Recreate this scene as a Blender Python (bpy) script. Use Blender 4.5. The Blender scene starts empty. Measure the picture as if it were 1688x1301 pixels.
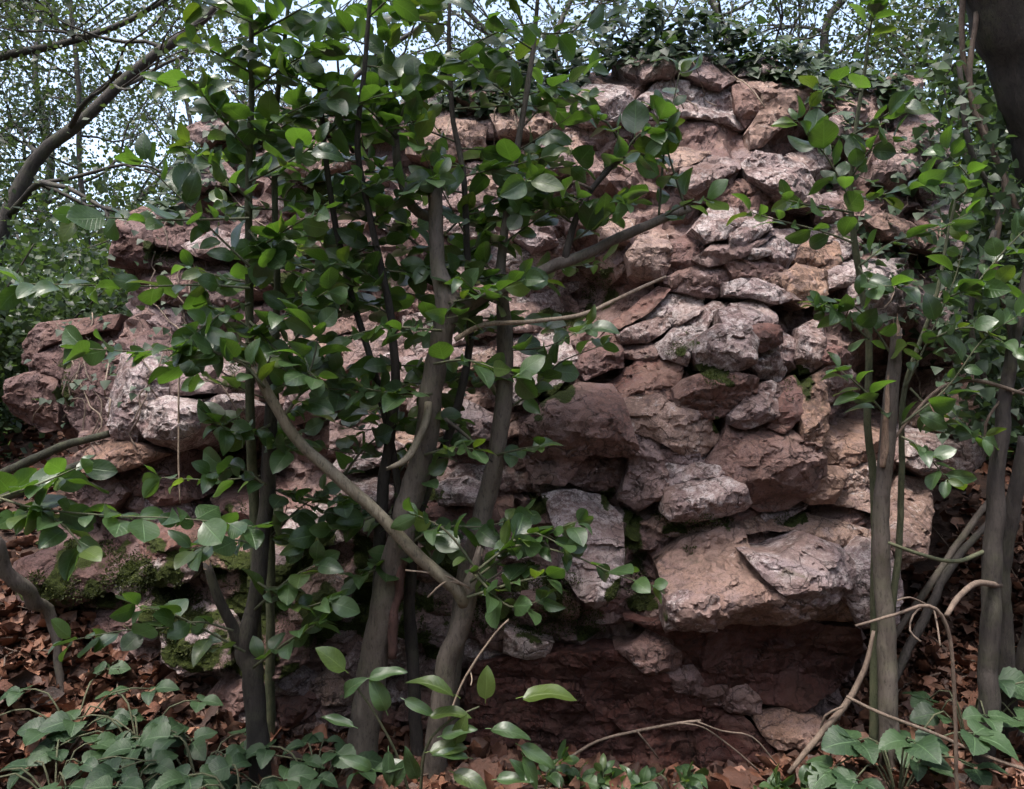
import bpy, math, random
import numpy as np
from mathutils import Vector, Matrix
from mathutils.geometry import delaunay_2d_cdt
from mathutils.bvhtree import BVHTree

random.seed(7)
RNG = np.random.default_rng(11)
SC = bpy.context.scene
COL = SC.collection

# ------------------------------------------------------------------ camera, sky, sun, exposure
CAMZ = 1.42
FPX, CX, CY = 1275.0, 844.0, 650.5          # focal length and centre in photograph pixels
cam_d = bpy.data.cameras.new('camera')
cam_d.sensor_width = 36.0
cam_d.lens = FPX / 1688.0 * 36.0
cam_d.clip_start = 0.05
cam_d.clip_end = 600.0
cam = bpy.data.objects.new('camera', cam_d)
COL.objects.link(cam)
cam.location = (0, 0, CAMZ)
cam.rotation_euler = (math.radians(90), 0, 0)
SC.camera = cam

SUN_EL, SUN_AZ = math.radians(70), math.radians(215)   # azimuth clockwise from +Y
world = bpy.data.worlds.new('World')
SC.world = world
world.use_nodes = True
wn, wl = world.node_tree.nodes, world.node_tree.links
bg = wn['Background']
sky = wn.new('ShaderNodeTexSky')
sky.sky_type = 'NISHITA'
sky.sun_disc = False
sky.sun_elevation = SUN_EL
sky.sun_rotation = SUN_AZ
sky.air_density = 1.0
sky.dust_density = 4.0
hs = wn.new('ShaderNodeHueSaturation')
hs.inputs['Saturation'].default_value = 0.85
wl.new(sky.outputs[0], hs.inputs['Color'])
wl.new(hs.outputs[0], bg.inputs['Color'])
bg.inputs['Strength'].default_value = 0.135

sun_d = bpy.data.lights.new('sun', 'SUN')
sun_d.energy = 1.5
sun_d.angle = math.radians(12)
sun_d.color = (1.0, 0.96, 0.9)
sun = bpy.data.objects.new('sun', sun_d)
COL.objects.link(sun)
sdir = Vector((math.sin(SUN_AZ) * math.cos(SUN_EL), math.cos(SUN_AZ) * math.cos(SUN_EL), math.sin(SUN_EL)))
sun.rotation_euler = (-sdir).to_track_quat('-Z', 'Y').to_euler()
sun.location = (-3, -3, 9)

SC.view_settings.view_transform = 'Standard'
SC.view_settings.look = 'None'
SC.view_settings.exposure = 1.98
SC.view_settings.gamma = 1.0
SC.cycles.use_denoising = True
SC.cycles.max_bounces = 5
SC.cycles.diffuse_bounces = 3
SC.cycles.glossy_bounces = 2
SC.cycles.transmission_bounces = 4

# ------------------------------------------------------------------ helpers
def at(px, py, d):
    return Vector(((px - CX) / FPX * d, d, CAMZ - (py - CY) / FPX * d))

def sm(t):
    t = np.clip(t, 0, 1)
    return t * t * (3 - 2 * t)

def hash3(ix, iy, iz, seed):
    h = (ix * 374761393 + iy * 668265263 + iz * 2147483647 + seed * 974634541) & 0xFFFFFFFF
    h = ((h ^ (h >> 13)) * 1274126177) & 0xFFFFFFFF
    h = h ^ (h >> 16)
    return (h & 0xFFFFFF) / float(0xFFFFFF)

def noise3(p, seed=0):
    p = np.asarray(p, float)
    i = np.floor(p).astype(np.int64)
    f = p - i
    f = f * f * (3 - 2 * f)
    r = 0
    for dx in (0, 1):
        wx = f[:, 0] if dx else 1 - f[:, 0]
        for dy in (0, 1):
            wy = f[:, 1] if dy else 1 - f[:, 1]
            for dz in (0, 1):
                wz = f[:, 2] if dz else 1 - f[:, 2]
                r = r + wx * wy * wz * hash3(i[:, 0] + dx, i[:, 1] + dy, i[:, 2] + dz, seed)
    return r * 2 - 1

def fbm(p, octaves=4, seed=0, ridged=False):
    p = np.asarray(p, float)
    a, s, out = 1.0, 1.0, 0
    for o in range(octaves):
        n = noise3(p * s + 17.3 * o, seed + o)
        out = out + a * ((1 - 2 * np.abs(n)) if ridged else n)
        a *= 0.5
        s *= 2.03
    return out

def new_mesh(name, verts, faces, mat=None, smooth=True, uv=None):
    me = bpy.data.meshes.new(name)
    verts = np.asarray(verts, np.float32)
    if isinstance(faces, np.ndarray):
        k = faces.shape[1]
        me.vertices.add(len(verts))
        me.vertices.foreach_set('co', verts.ravel())
        me.loops.add(faces.size)
        me.loops.foreach_set('vertex_index', faces.astype(np.int32).ravel())
        me.polygons.add(len(faces))
        me.polygons.foreach_set('loop_start', np.arange(0, faces.size, k, dtype=np.int32))
        me.polygons.foreach_set('loop_total', np.full(len(faces), k, np.int32))
        me.update(calc_edges=True)
        me.validate()
    else:
        me.from_pydata([tuple(map(float, v)) for v in verts], [], faces)
        me.update()
    if smooth:
        me.polygons.foreach_set('use_smooth', np.ones(len(me.polygons), bool))
    if uv is not None:
        lay = me.uv_layers.new(name='UVMap')
        vi = np.zeros(len(me.loops), np.int32)
        me.loops.foreach_get('vertex_index', vi)
        lay.data.foreach_set('uv', np.asarray(uv, np.float32)[vi].ravel())
    if mat:
        me.materials.append(mat)
    return me

def crisp(me, deg=24):
    me.set_sharp_from_angle(angle=math.radians(deg))
    return me

def obj(name, me, parent=None, loc=None):
    o = bpy.data.objects.new(name, me)
    COL.objects.link(o)
    if parent is not None:
        o.parent = parent
    if loc is not None:
        o.location = loc
    return o

def tag(o, label, cat, group=None, kind=None):
    if label: o['label'] = label
    if cat: o['category'] = cat
    if group: o['group'] = group
    if kind: o['kind'] = kind
    return o

def thing(name, base, label, cat, group=None):
    e = bpy.data.objects.new(name, None)
    e.empty_display_size = 0.1
    COL.objects.link(e)
    e.location = base
    return tag(e, label, cat, group)

# ------------------------------------------------------------------ materials
class NT:
    def __init__(self, name):
        self.m = bpy.data.materials.new(name)
        self.m.use_nodes = True
        self.t = self.m.node_tree
        self.n = self.t.nodes
        self.l = self.t.links
        self.b = self.n['Principled BSDF']
        self.out = self.n['Material Output']
    def node(self, typ, **kw):
        x = self.n.new(typ)
        for k, v in kw.items():
            setattr(x, k, v)
        return x
    def put(self, sock, v):
        if hasattr(v, 'is_linked') or isinstance(v, bpy.types.NodeSocket):
            self.l.new(v, sock)
        else:
            if isinstance(v, tuple) and len(v) == 3 and sock.type == 'RGBA':
                v = v + (1,)
            sock.default_value = v
    def noise(self, vec, scale, detail=5, rough=0.6, dist=0.0):
        x = self.node('ShaderNodeTexNoise')
        x.inputs['Scale'].default_value = scale
        x.inputs['Detail'].default_value = detail
        x.inputs['Roughness'].default_value = rough
        x.inputs['Distortion'].default_value = dist
        if vec is not None: self.l.new(vec, x.inputs['Vector'])
        return x.outputs['Fac']
    def ramp(self, fac, a, b, lo=0.0, hi=1.0):
        x = self.node('ShaderNodeMapRange')
        x.interpolation_type = 'SMOOTHSTEP'
        self.put(x.inputs['Value'], fac)
        for k, v in (('From Min', a), ('From Max', b), ('To Min', lo), ('To Max', hi)):
            self.put(x.inputs[k], v)
        return x.outputs[0]
    def mix(self, fac, a, b, mode='MIX'):
        x = self.node('ShaderNodeMix', data_type='RGBA', blend_type=mode)
        self.put(x.inputs[0], fac)
        self.put(x.inputs[6], a)
        self.put(x.inputs[7], b)
        return x.outputs[2]
    def math(self, op, a, b=0.0):
        x = self.node('ShaderNodeMath', operation=op)
        self.put(x.inputs[0], a)
        self.put(x.inputs[1], b)
        return x.outputs[0]
    def bump(self, h, strength, dist, normal=None):
        x = self.node('ShaderNodeBump')
        x.inputs['Strength'].default_value = strength
        x.inputs['Distance'].default_value = dist
        self.l.new(h, x.inputs['Height'])
        if normal is not None: self.l.new(normal, x.inputs['Normal'])
        return x.outputs[0]

def rock_material():
    t = NT('weathered_rock')
    co = t.node('ShaderNodeTexCoord').outputs['Object']
    oi = t.node('ShaderNodeObjectInfo')
    rnd = t.node('ShaderNodeVectorMath', operation='SCALE')
    cc = t.node('ShaderNodeCombineXYZ')
    for k in range(3): t.l.new(oi.outputs['Random'], cc.inputs[k])
    t.l.new(cc.outputs[0], rnd.inputs[0]); rnd.inputs['Scale'].default_value = 19.0
    add = t.node('ShaderNodeVectorMath', operation='ADD')
    t.l.new(co, add.inputs[0]); t.l.new(rnd.outputs[0], add.inputs[1])
    v = add.outputs[0]
    sep = t.node('ShaderNodeSeparateColor')
    t.l.new(oi.outputs['Color'], sep.inputs[0])
    red, pale, tan = sep.outputs[0], sep.outputs[1], sep.outputs[2]
    n1 = t.noise(v, 3.5, 6, 0.65, 0.6)
    n2 = t.noise(v, 14.0, 7, 0.7, 0.4)
    n3 = t.noise(v, 55.0, 6, 0.75)
    n4 = t.noise(v, 160.0, 4, 0.8)
    base = t.mix(t.ramp(n1, 0.35, 0.65), (0.212, 0.138, 0.133), (0.285, 0.228, 0.234))
    base = t.mix(t.math('MULTIPLY', tan, t.ramp(n2, 0.3, 0.6, 0.3, 1.0)), base, (0.35, 0.225, 0.155))
    base = t.mix(t.math('MULTIPLY', red, t.ramp(n2, 0.25, 0.62, 0.55, 1.0)), base, (0.135, 0.05, 0.036))
    lich = t.ramp(t.math('ADD', t.math('MULTIPLY', n2, 0.65), t.math('MULTIPLY', n3, 0.35)), t.math('SUBTRACT', 0.675, t.math('MULTIPLY', pale, 0.26)), t.math('SUBTRACT', 0.775, t.math('MULTIPLY', pale, 0.22)))
    base = t.mix(t.math('MULTIPLY', lich, 0.85), base, (0.50, 0.44, 0.43))
    dark = t.ramp(t.math('ADD', t.math('MULTIPLY', n3, 0.6), t.math('MULTIPLY', n1, 0.4)), 0.40, 0.50, 0.85, 0.0)
    base = t.mix(t.math('MULTIPLY', dark, 0.75), base, (0.055, 0.042, 0.04))
    spk = t.ramp(n4, 0.38, 0.49, 0.8, 0.0)
    base = t.mix(spk, base, (0.07, 0.052, 0.048))
    st_ = t.noise(v, 2.2, 5, 0.6, 0.8)
    base = t.mix(t.ramp(st_, 0.52, 0.66, 0.0, 0.6), base, (0.115, 0.068, 0.055))
    base = t.mix(t.ramp(st_, 0.46, 0.36, 0.0, 0.35), base, (0.30, 0.20, 0.16))
    # green film of algae where it has taken hold
    alg = t.ramp(t.noise(v, 6.0, 6, 0.7, 1.0), 0.60, 0.74, 0.0, 0.5)
    base = t.mix(alg, base, (0.085, 0.085, 0.04))
    vor = t.node('ShaderNodeTexVoronoi', feature='DISTANCE_TO_EDGE')
    warp = t.node('ShaderNodeVectorMath', operation='ADD')
    wn_ = t.node('ShaderNodeTexNoise'); wn_.inputs['Scale'].default_value = 5; wn_.inputs['Detail'].default_value = 5
    t.l.new(v, wn_.inputs['Vector'])
    wsc = t.node('ShaderNodeVectorMath', operation='SCALE'); wsc.inputs['Scale'].default_value = 0.35
    t.l.new(wn_.outputs['Color'], wsc.inputs[0])
    t.l.new(v, warp.inputs[0]); t.l.new(wsc.outputs[0], warp.inputs[1])
    t.l.new(warp.outputs[0], vor.inputs['Vector']); vor.inputs['Scale'].default_value = 5.5
    crack = t.math('MULTIPLY', t.ramp(vor.outputs['Distance'], 0.0, 0.03, 1.0, 0.0), t.ramp(n1, 0.38, 0.52))
    base = t.mix(t.math('MULTIPLY', crack, 0.7), base, (0.045, 0.032, 0.03))
    n6 = t.noise(v, 34.0, 8, 0.8, 1.6)
    base = t.mix(t.ramp(n6, 0.40, 0.30, 0.0, 0.75), base, (0.06, 0.042, 0.038))
    base = t.mix(t.ramp(n6, 0.60, 0.72, 0.0, 0.6), base, (0.47, 0.40, 0.38))
    damp_shade = t.math('SUBTRACT', 1.0, oi.outputs['Alpha'])  # alpha darkens stones: damp and dirt, with some shade put into the colour
    base = t.mix(damp_shade, base, (0.60, 0.51, 0.48), 'MULTIPLY')
    ma = t.node('ShaderNodeAttribute'); ma.attribute_name = 'moss'
    mn = t.noise(co, 240.0, 4, 0.8)
    mcol = t.mix(t.ramp(mn, 0.35, 0.65), (0.010, 0.015, 0.004), (0.06, 0.078, 0.012))
    mfac = t.ramp(t.math('ADD', ma.outputs['Fac'], t.math('MULTIPLY', t.math('SUBTRACT', n3, 0.5), 1.0)), 0.38, 0.6)
    base = t.mix(mfac, base, mcol)
    t.put(t.b.inputs['Base Color'], base)
    t.b.inputs['Roughness'].default_value = 0.88
    t.b.inputs['Specular IOR Level'].default_value = 0.25
    h = t.math('ADD', t.math('MULTIPLY', n2, 0.9), t.math('ADD', t.math('MULTIPLY', n3, 0.5), t.math('ADD', t.math('MULTIPLY', n4, 0.25), t.math('MULTIPLY', n6, 0.5))))
    h = t.math('SUBTRACT', h, t.math('MULTIPLY', crack, 0.5))
    h = t.math('ADD', h, t.math('MULTIPLY', t.math('MULTIPLY', mn, mfac), 0.9))
    nrm = None
    for sc_, k_ in ((9.0, 1.0), (24.0, 0.9)):
        vo = t.node('ShaderNodeTexVoronoi', feature='F1')
        vo.inputs['Scale'].default_value = sc_
        wp = t.node('ShaderNodeVectorMath', operation='ADD')
        ws = t.node('ShaderNodeVectorMath', operation='SCALE'); ws.inputs['Scale'].default_value = 0.5 / sc_
        t.l.new(wn_.outputs['Color'], ws.inputs[0]); t.l.new(v, wp.inputs[0]); t.l.new(ws.outputs[0], wp.inputs[1])
        t.l.new(wp.outputs[0], vo.inputs['Vector'])
        df = t.node('ShaderNodeVectorMath', operation='SUBTRACT')
        t.l.new(wp.outputs[0], df.inputs[0]); t.l.new(vo.outputs['Position'], df.inputs[1])
        cs = t.node('ShaderNodeVectorMath', operation='SUBTRACT'); cs.inputs[1].default_value = (.5, .5, .5)
        t.l.new(vo.outputs['Color'], cs.inputs[0])
        dt = t.node('ShaderNodeVectorMath', operation='DOT_PRODUCT')
        t.l.new(df.outputs[0], dt.inputs[0]); t.l.new(cs.outputs[0], dt.inputs[1])
        nrm = t.bump(t.math('MULTIPLY', dt.outputs['Value'], k_), 0.85, 1.0, nrm)
    t.put(t.b.inputs['Normal'], t.bump(h, 0.7, 0.014, nrm))
    return t.m

def bark_material(name, a, b, moss=0.3, scale=1.0):
    t = NT(name)
    co = t.node('ShaderNodeTexCoord').outputs['Object']
    mp = t.node('ShaderNodeMapping'); mp.inputs['Scale'].default_value = (1, 1, 0.25)
    t.l.new(co, mp.inputs[0]); v = mp.outputs[0]
    n1 = t.noise(v, 22 * scale, 6, 0.7, 0.4)
    n2 = t.noise(co, 8 * scale, 5, 0.6)
    n3 = t.noise(v, 110 * scale, 5, 0.75)
    c = t.mix(t.ramp(n1, 0.3, 0.7), a, b)
    c = t.mix(t.ramp(n2, 0.45, 0.7, 0.0, moss), c, (0.09, 0.10, 0.045))
    n5 = t.noise(co, 5.5 * scale, 5, 0.65, 0.5)
    c = t.mix(t.ramp(n5, 0.56, 0.68, 0.0, 0.45), c, tuple(min(1, x * 1.45) for x in b))
    c = t.mix(t.ramp(n5, 0.44, 0.34, 0.0, 0.6), c, tuple(x * 0.55 for x in a))
    c = t.mix(t.ramp(n3, 0.36, 0.48, 0.65, 0.0), c, tuple(x * 0.3 for x in a))
    t.put(t.b.inputs['Base Color'], c)
    t.b.inputs['Roughness'].default_value = 0.8
    t.put(t.b.inputs['Normal'], t.bump(t.math('ADD', n1, t.math('MULTIPLY', n3, 0.5)), 1.0, 0.008 / scale))
    return t.m

def leaf_material(name, dark, light, trans, gloss=0.36, tmix=0.35, veins=True, coat=0.8):
    t = NT(name)
    oi = t.node('ShaderNodeObjectInfo')
    uv = t.node('ShaderNodeTexCoord')
    co = uv.outputs['Object']
    c = t.mix(t.ramp(oi.outputs['Random'], 0.0, 1.0), dark, light)
    n = t.noise(co, 9, 4, 0.6)
    c = t.mix(t.ramp(n, 0.4, 0.75, 0.0, 0.35), c, tuple(min(1, x * 1.7) for x in light))
    sp = t.ramp(t.noise(co, 5.0, 6, 0.7), 0.66, 0.72, 0.0, 0.8)
    c = t.mix(sp, c, (0.10, 0.06, 0.025))
    tr = t.mix(t.ramp(oi.outputs['Random'], 0.2, 1.0), tuple(x * 0.55 for x in trans), trans)
    if veins:
        s = t.node('ShaderNodeSeparateXYZ'); t.l.new(uv.outputs['UV'], s.inputs[0])
        au = t.math('ABSOLUTE', t.math('SUBTRACT', s.outputs[0], 0.5))
        mid = t.ramp(au, 0.008, 0.035, 1.0, 0.0)
        w = t.math('FRACT', t.math('MULTIPLY', t.math('SUBTRACT', s.outputs[1], t.math('MULTIPLY', au, 0.55)), 8.0))
        ve = t.ramp(t.math('ABSOLUTE', t.math('SUBTRACT', w, 0.5)), 0.0, 0.10, 1.0, 0.0)
        lines = t.math('MAXIMUM', mid, t.math('MULTIPLY', ve, 0.45))
        c = t.mix(t.math('MULTIPLY', lines, 0.5), c, tuple(min(1, x * 2.4 + 0.03) for x in light))
        t.put(t.b.inputs['Normal'], t.bump(t.math('SUBTRACT', t.math('MULTIPLY', n, 0.6), lines), 0.35, 0.01))
    t.put(t.b.inputs['Base Color'], c)
    t.b.inputs['Roughness'].default_value = gloss
    t.b.inputs['Specular IOR Level'].default_value = 0.55
    t.b.inputs['Coat Weight'].default_value = coat
    t.b.inputs['Coat Roughness'].default_value = 0.36
    td = t.node('ShaderNodeBsdfTranslucent')
    t.put(td.inputs['Color'], tr)
    ms = t.node('ShaderNodeMixShader')
    ms.inputs[0].default_value = tmix
    t.l.new(t.b.outputs[0], ms.inputs[1]); t.l.new(td.outputs[0], ms.inputs[2])
    t.l.new(ms.outputs[0], t.out.inputs['Surface'])
    return t.m

def mass_leaf_material(name, cols, trans, tmix=0.3, gloss=0.5, scale=3.0):
    """leaves joined in one mesh: colour varies from leaf to leaf by a per-face attribute"""
    t = NT(name)
    a = t.node('ShaderNodeAttribute'); a.attribute_name = 'leafrand'
    r = a.outputs['Fac']
    cr = t.node('ShaderNodeValToRGB')
    while len(cr.color_ramp.elements) < len(cols): cr.color_ramp.elements.new(0.5)
    for i, c in enumerate(cols):
        cr.color_ramp.elements[i].position = i / (len(cols) - 1)
        cr.color_ramp.elements[i].color = c + (1,)
    t.l.new(r, cr.inputs[0])
    co = t.node('ShaderNodeTexCoord').outputs['Object']
    n = t.noise(co, scale * 12, 4, 0.6)
    c = t.mix(t.ramp(n, 0.35, 0.7, 0.0, 0.4), cr.outputs[0], tuple(x * 0.5 for x in cols[0]))
    t.put(t.b.inputs['Base Color'], c)
    t.b.inputs['Roughness'].default_value = gloss
    if tmix > 0:
        td = t.node('ShaderNodeBsdfTranslucent'); t.put(td.inputs['Color'], trans)
        ms = t.node('ShaderNodeMixShader'); ms.inputs[0].default_value = tmix
        t.l.new(t.b.outputs[0], ms.inputs[1]); t.l.new(td.outputs[0], ms.inputs[2])
        t.l.new(ms.outputs[0], t.out.inputs['Surface'])
    return t.m

def dead_leaf_material(name='dead_leaf_brown'):
    t = NT(name)
    oi = t.node('ShaderNodeObjectInfo')
    a = t.node('ShaderNodeAttribute'); a.attribute_name = 'leafrand'
    r = t.math('FRACT', t.math('ADD', oi.outputs['Random'], a.outputs['Fac']))
    cr = t.node('ShaderNodeValToRGB')
    cols = [(0.018, 0.010, 0.008), (0.105, 0.04, 0.021), (0.20, 0.082, 0.045), (0.31, 0.16, 0.10), (0.035, 0.017, 0.012), (0.14, 0.05, 0.026), (0.05, 0.028, 0.02)]
    while len(cr.color_ramp.elements) < len(cols): cr.color_ramp.elements.new(0.5)
    for i, c in enumerate(cols):
        cr.color_ramp.elements[i].position = i / (len(cols) - 1)
        cr.color_ramp.elements[i].color = c + (1,)
    t.l.new(r, cr.inputs[0])
    co = t.node('ShaderNodeTexCoord').outputs['Object']
    n = t.noise(co, 14, 5, 0.7)
    c = t.mix(t.ramp(n, 0.42, 0.62, 0.0, 0.6), cr.outputs[0], (0.06, 0.028, 0.018))
    t.put(t.b.inputs['Base Color'], c)
    t.b.inputs['Roughness'].default_value = 0.6
    t.put(t.b.inputs['Normal'], t.bump(n, 0.5, 0.02))
    return t.m

def plain_noise_material(name, a, b, scale=8, rough=0.9, bumpd=0.03):
    t = NT(name)
    co = t.node('ShaderNodeTexCoord').outputs['Object']
    n = t.noise(co, scale, 7, 0.7)
    t.put(t.b.inputs['Base Color'], t.mix(t.ramp(n, 0.3, 0.7), a, b))
    t.b.inputs['Roughness'].default_value = rough
    t.put(t.b.inputs['Normal'], t.bump(n, 0.7, bumpd))
    return t.m

M_ROCK = rock_material()
M_BARK = bark_material('grey_green_bark', (0.075, 0.058, 0.048), (0.13, 0.108, 0.09), 0.35)
M_BARK_PALE = bark_material('pale_olive_bark', (0.14, 0.115, 0.082), (0.23, 0.20, 0.145), 0.35)
M_BARK_DARK = bark_material('dark_bark', (0.022, 0.017, 0.015), (0.048, 0.039, 0.034), 0.25)
M_BARK_RED = bark_material('red_heartwood', (0.05, 0.024, 0.02), (0.10, 0.05, 0.04), 0.0)
M_TWIG = bark_material('brown_twig', (0.085, 0.058, 0.044), (0.17, 0.125, 0.095), 0.1, 2.0)
M_STEM = bark_material('green_stem', (0.05, 0.06, 0.03), (0.10, 0.10, 0.055), 0.4, 2.0)
M_DRY = bark_material('dry_pale_twig', (0.18, 0.13, 0.095), (0.32, 0.25, 0.19), 0.0, 2.0)
M_LOG = bark_material('mossy_log_bark', (0.018, 0.018, 0.010), (0.038, 0.038, 0.02), 0.85)
M_WOOD = bark_material('splintered_wood', (0.17, 0.105, 0.075), (0.34, 0.235, 0.165), 0.15, 2.0)
M_BGBARK = bark_material('woodland_bark', (0.022, 0.018, 0.015), (0.05, 0.041, 0.035), 0.4)
M_LEAF = leaf_material('laurel_leaf', (0.023, 0.052, 0.018), (0.056, 0.105, 0.036), (0.125, 0.26, 0.022), 0.38, 0.42)
M_LEAFY = leaf_material('young_laurel_leaf', (0.045, 0.08, 0.018), (0.08, 0.125, 0.025), (0.18, 0.29, 0.02), 0.42, 0.45)
M_BRAM = leaf_material('bramble_leaf_green', (0.016, 0.04, 0.016), (0.036, 0.072, 0.026), (0.06, 0.12, 0.02), 0.55, 0.28, coat=0.1)
M_IVY = mass_leaf_material('ivy_leaf_green', [(0.012, 0.026, 0.012), (0.03, 0.055, 0.025), (0.05, 0.085, 0.04)], (0.08, 0.15, 0.03), 0.25, 0.55)
M_CROWN = mass_leaf_material('woodland_leaf', [(0.012, 0.02, 0.009), (0.028, 0.045, 0.016), (0.05, 0.075, 0.022)], (0.09, 0.14, 0.03), 0.28, 0.5)
M_SHRUB = mass_leaf_material('shrub_leaf', [(0.016, 0.03, 0.014), (0.035, 0.06, 0.026), (0.065, 0.10, 0.04)], (0.10, 0.18, 0.035), 0.3, 0.42)
M_MOSS = mass_leaf_material('moss_green', [(0.014, 0.020, 0.005), (0.035, 0.045, 0.009), (0.07, 0.08, 0.015)], (0.1, 0.14, 0.02), 0.2, 0.85)
M_DEAD = dead_leaf_material()
M_SOIL = plain_noise_material('dark_leafy_soil', (0.022, 0.013, 0.01), (0.07, 0.036, 0.024), 14, 0.95, 0.04)

# ------------------------------------------------------------------ ground
def ground_h(x, y):
    x = np.asarray(x, float); y = np.asarray(y, float)
    left = 0.40 * sm((-x - 0.7) / 1.5) * sm((y - 2.5) / 1.2)
    right = 0.78 * sm((x - 1.5) / 1.2) * sm((y - 3.3) / 1.3)
    back = 0.85 * sm((y - 3.9) / 2.6) + 0.035 * np.maximum(y - 6, 0)
    side = 0.10 * np.maximum(np.abs(x) - 6, 0)
    dip = -0.24 * np.exp(-(((x - 0.6) / 0.85) ** 2 + ((y - 3.4) / 0.6) ** 2))
    n = 0.022 * noise3(np.stack([x * 4, y * 4, x * 0 + 3], -1).reshape(-1, 3), 5).reshape(x.shape) \
        + 0.05 * noise3(np.stack([x * 1.1, y * 1.1, x * 0 + 9], -1).reshape(-1, 3), 6).reshape(x.shape)
    return left + right + np.maximum(back, 0) + side + dip + n

def axis(lo, hi, fine_lo, fine_hi, step):
    f = np.arange(fine_lo, fine_hi, step)
    out = [f]
    r, x = [], fine_hi
    s = step
    while x < hi: r.append(x); s *= 1.22; x += s
    r.append(hi); out.append(np.array(r))
    r, x, s = [], fine_lo - step, step
    while x > lo: r.append(x); s *= 1.22; x -= s
    r.append(lo); out.insert(0, np.array(r[::-1]))
    return np.concatenate(out)

gx, gy = axis(-250, 250, -4, 4, 0.06), axis(-60, 350, 1.8, 7, 0.06)
X, Y = np.meshgrid(gx, gy)
Zg = ground_h(X, Y)
V = np.stack([X, Y, Zg], -1).reshape(-1, 3)
nx, ny = len(gx), len(gy)
ii, jj = np.meshgrid(np.arange(nx - 1), np.arange(ny - 1))
a = (jj * nx + ii).ravel()
F = np.stack([a, a + 1, a + nx + 1, a + nx], -1)
g = obj('ground', new_mesh('ground', V, F, M_SOIL))
tag(g, 'dark leaf-strewn woodland floor around the outcrop', 'ground', kind='structure')

# ------------------------------------------------------------------ rock outcrop
DP = np.array([
 (1000,70,4.3),(1200,80,4.3),(700,140,4.4),(500,180,4.4),(350,230,4.4),(1450,160,4.4),(1560,330,4.3),
 (1000,200,3.95),(1150,180,3.95),(1250,180,4.0),(750,250,4.1),(500,300,4.0),(300,350,4.0),(1400,260,4.1),
 (1000,320,3.75),(1200,320,3.7),(1400,380,3.85),(1550,450,4.0),(800,380,3.9),(550,450,3.85),(250,430,3.9),
 (1050,450,3.6),(960,490,4.1),(1200,450,3.5),(1400,500,3.6),(700,500,3.75),(350,520,3.75),(100,560,3.9),(60,650,3.9),
 (1000,560,3.48),(1200,580,3.3),(1350,580,3.4),(1450,640,4.25),(800,620,3.5),(550,640,3.5),(250,650,3.45),(130,640,3.7),
 (950,700,3.25),(1150,700,3.25),(1300,760,3.2),(1420,750,3.35),(1550,760,3.6),(750,720,3.4),(600,730,3.45),(400,775,4.1),(330,700,3.35),(200,760,3.4),
 (1000,800,3.3),(1150,820,3.15),(1300,840,3.28),(800,800,3.3),(600,830,3.25),(400,830,3.4),(280,830,3.35),(100,860,3.5),
 (950,880,3.1),(1100,880,3.15),(1300,890,3.1),(1420,930,3.1),(700,930,3.1),(500,930,3.1),(300,900,3.2),(100,930,3.4),
 (1000,980,3.0),(1150,980,2.97),(1300,980,3.0),(1430,990,3.05),(800,1000,3.05),
 (1050,1050,3.13),(1200,1050,3.18),(1350,1050,3.24),(1420,1130,3.6),(900,1060,3.12),(750,1040,3.05),(500,1050,3.05),(300,1030,3.2),
 (1000,1150,3.22),(1200,1150,3.22),(1330,1190,3.14),(850,1150,3.15),(700,1150,3.1),(500,1150,3.0),(300,1130,3.15),
 (1000,1240,3.26),(1250,1250,3.22),(700,1230,3.1)], float)
DP[:, 2] += 0.15

def D(px, py):
    px = np.asarray(px, float); py = np.asarray(py, float)
    d2 = (px[..., None] - DP[:, 0]) ** 2 + (py[..., None] - DP[:, 1]) ** 2
    w = 1.0 / (d2 + 45.0 ** 2) ** 2
    return (w * DP[:, 2]).sum(-1) / w.sum(-1)

SIL = [(35,720),(30,640),(45,585),(70,540),(150,528),(172,490),(190,420),(212,375),(240,330),(285,255),(340,195),(420,172),(520,160),
       (620,150),(740,125),(880,110),(960,85),(1050,62),(1150,62),(1260,85),(1370,120),(1450,138),(1505,160),(1530,220),(1575,275),(1612,330),
       (1600,400),(1570,440),(1590,520),(1620,620),(1640,690),(1620,760),(1530,800),(1500,900),(1480,990),(1450,1020),(1440,1120),(1425,1290),
       (700,1330),(400,1330),(250,1200),(130,1060),(60,960),(50,850),(90,760)]

def dense_loop(poly, step, amp, seed):
    """resample a polygon and roughen its edges (pixels)"""
    p = np.array(poly, float)
    out = []
    for i in range(len(p)):
        a, b = p[i], p[(i + 1) % len(p)]
        L = np.hypot(*(b - a))
        n = max(1, int(round(L / step)))
        for k in range(n):
            out.append(a + (b - a) * (k / n))
    q = np.array(out)
    s = np.concatenate([q / 28.0, np.full((len(q), 1), seed * 3.7)], 1)
    s2 = np.concatenate([q / 9.0, np.full((len(q), 1), seed * 5.1)], 1)
    q[:, 0] += amp * (noise3(s, 1) + 0.5 * noise3(s2, 2))
    q[:, 1] += amp * (noise3(s, 3) + 0.5 * noise3(s2, 4))
    return q

def inside(pts, poly):
    pts = np.asarray(pts, float); q = np.asarray(poly, float)
    out = np.zeros(len(pts), bool)
    bb = (pts[:, 0] >= q[:, 0].min()) & (pts[:, 0] <= q[:, 0].max()) & (pts[:, 1] >= q[:, 1].min()) & (pts[:, 1] <= q[:, 1].max())
    if not bb.any(): return out
    x, y = pts[bb, 0][:, None], pts[bb, 1][:, None]
    x1, y1 = q[:, 0], q[:, 1]; x2, y2 = np.roll(x1, -1), np.roll(y1, -1)
    dy = np.where(y2 == y1, 1e-9, y2 - y1)
    m = ((y1 > y) != (y2 > y)) & (x < (x2 - x1) * (y - y1) / dy + x1)
    out[bb] = (m.sum(1) % 2) == 1
    return out

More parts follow.
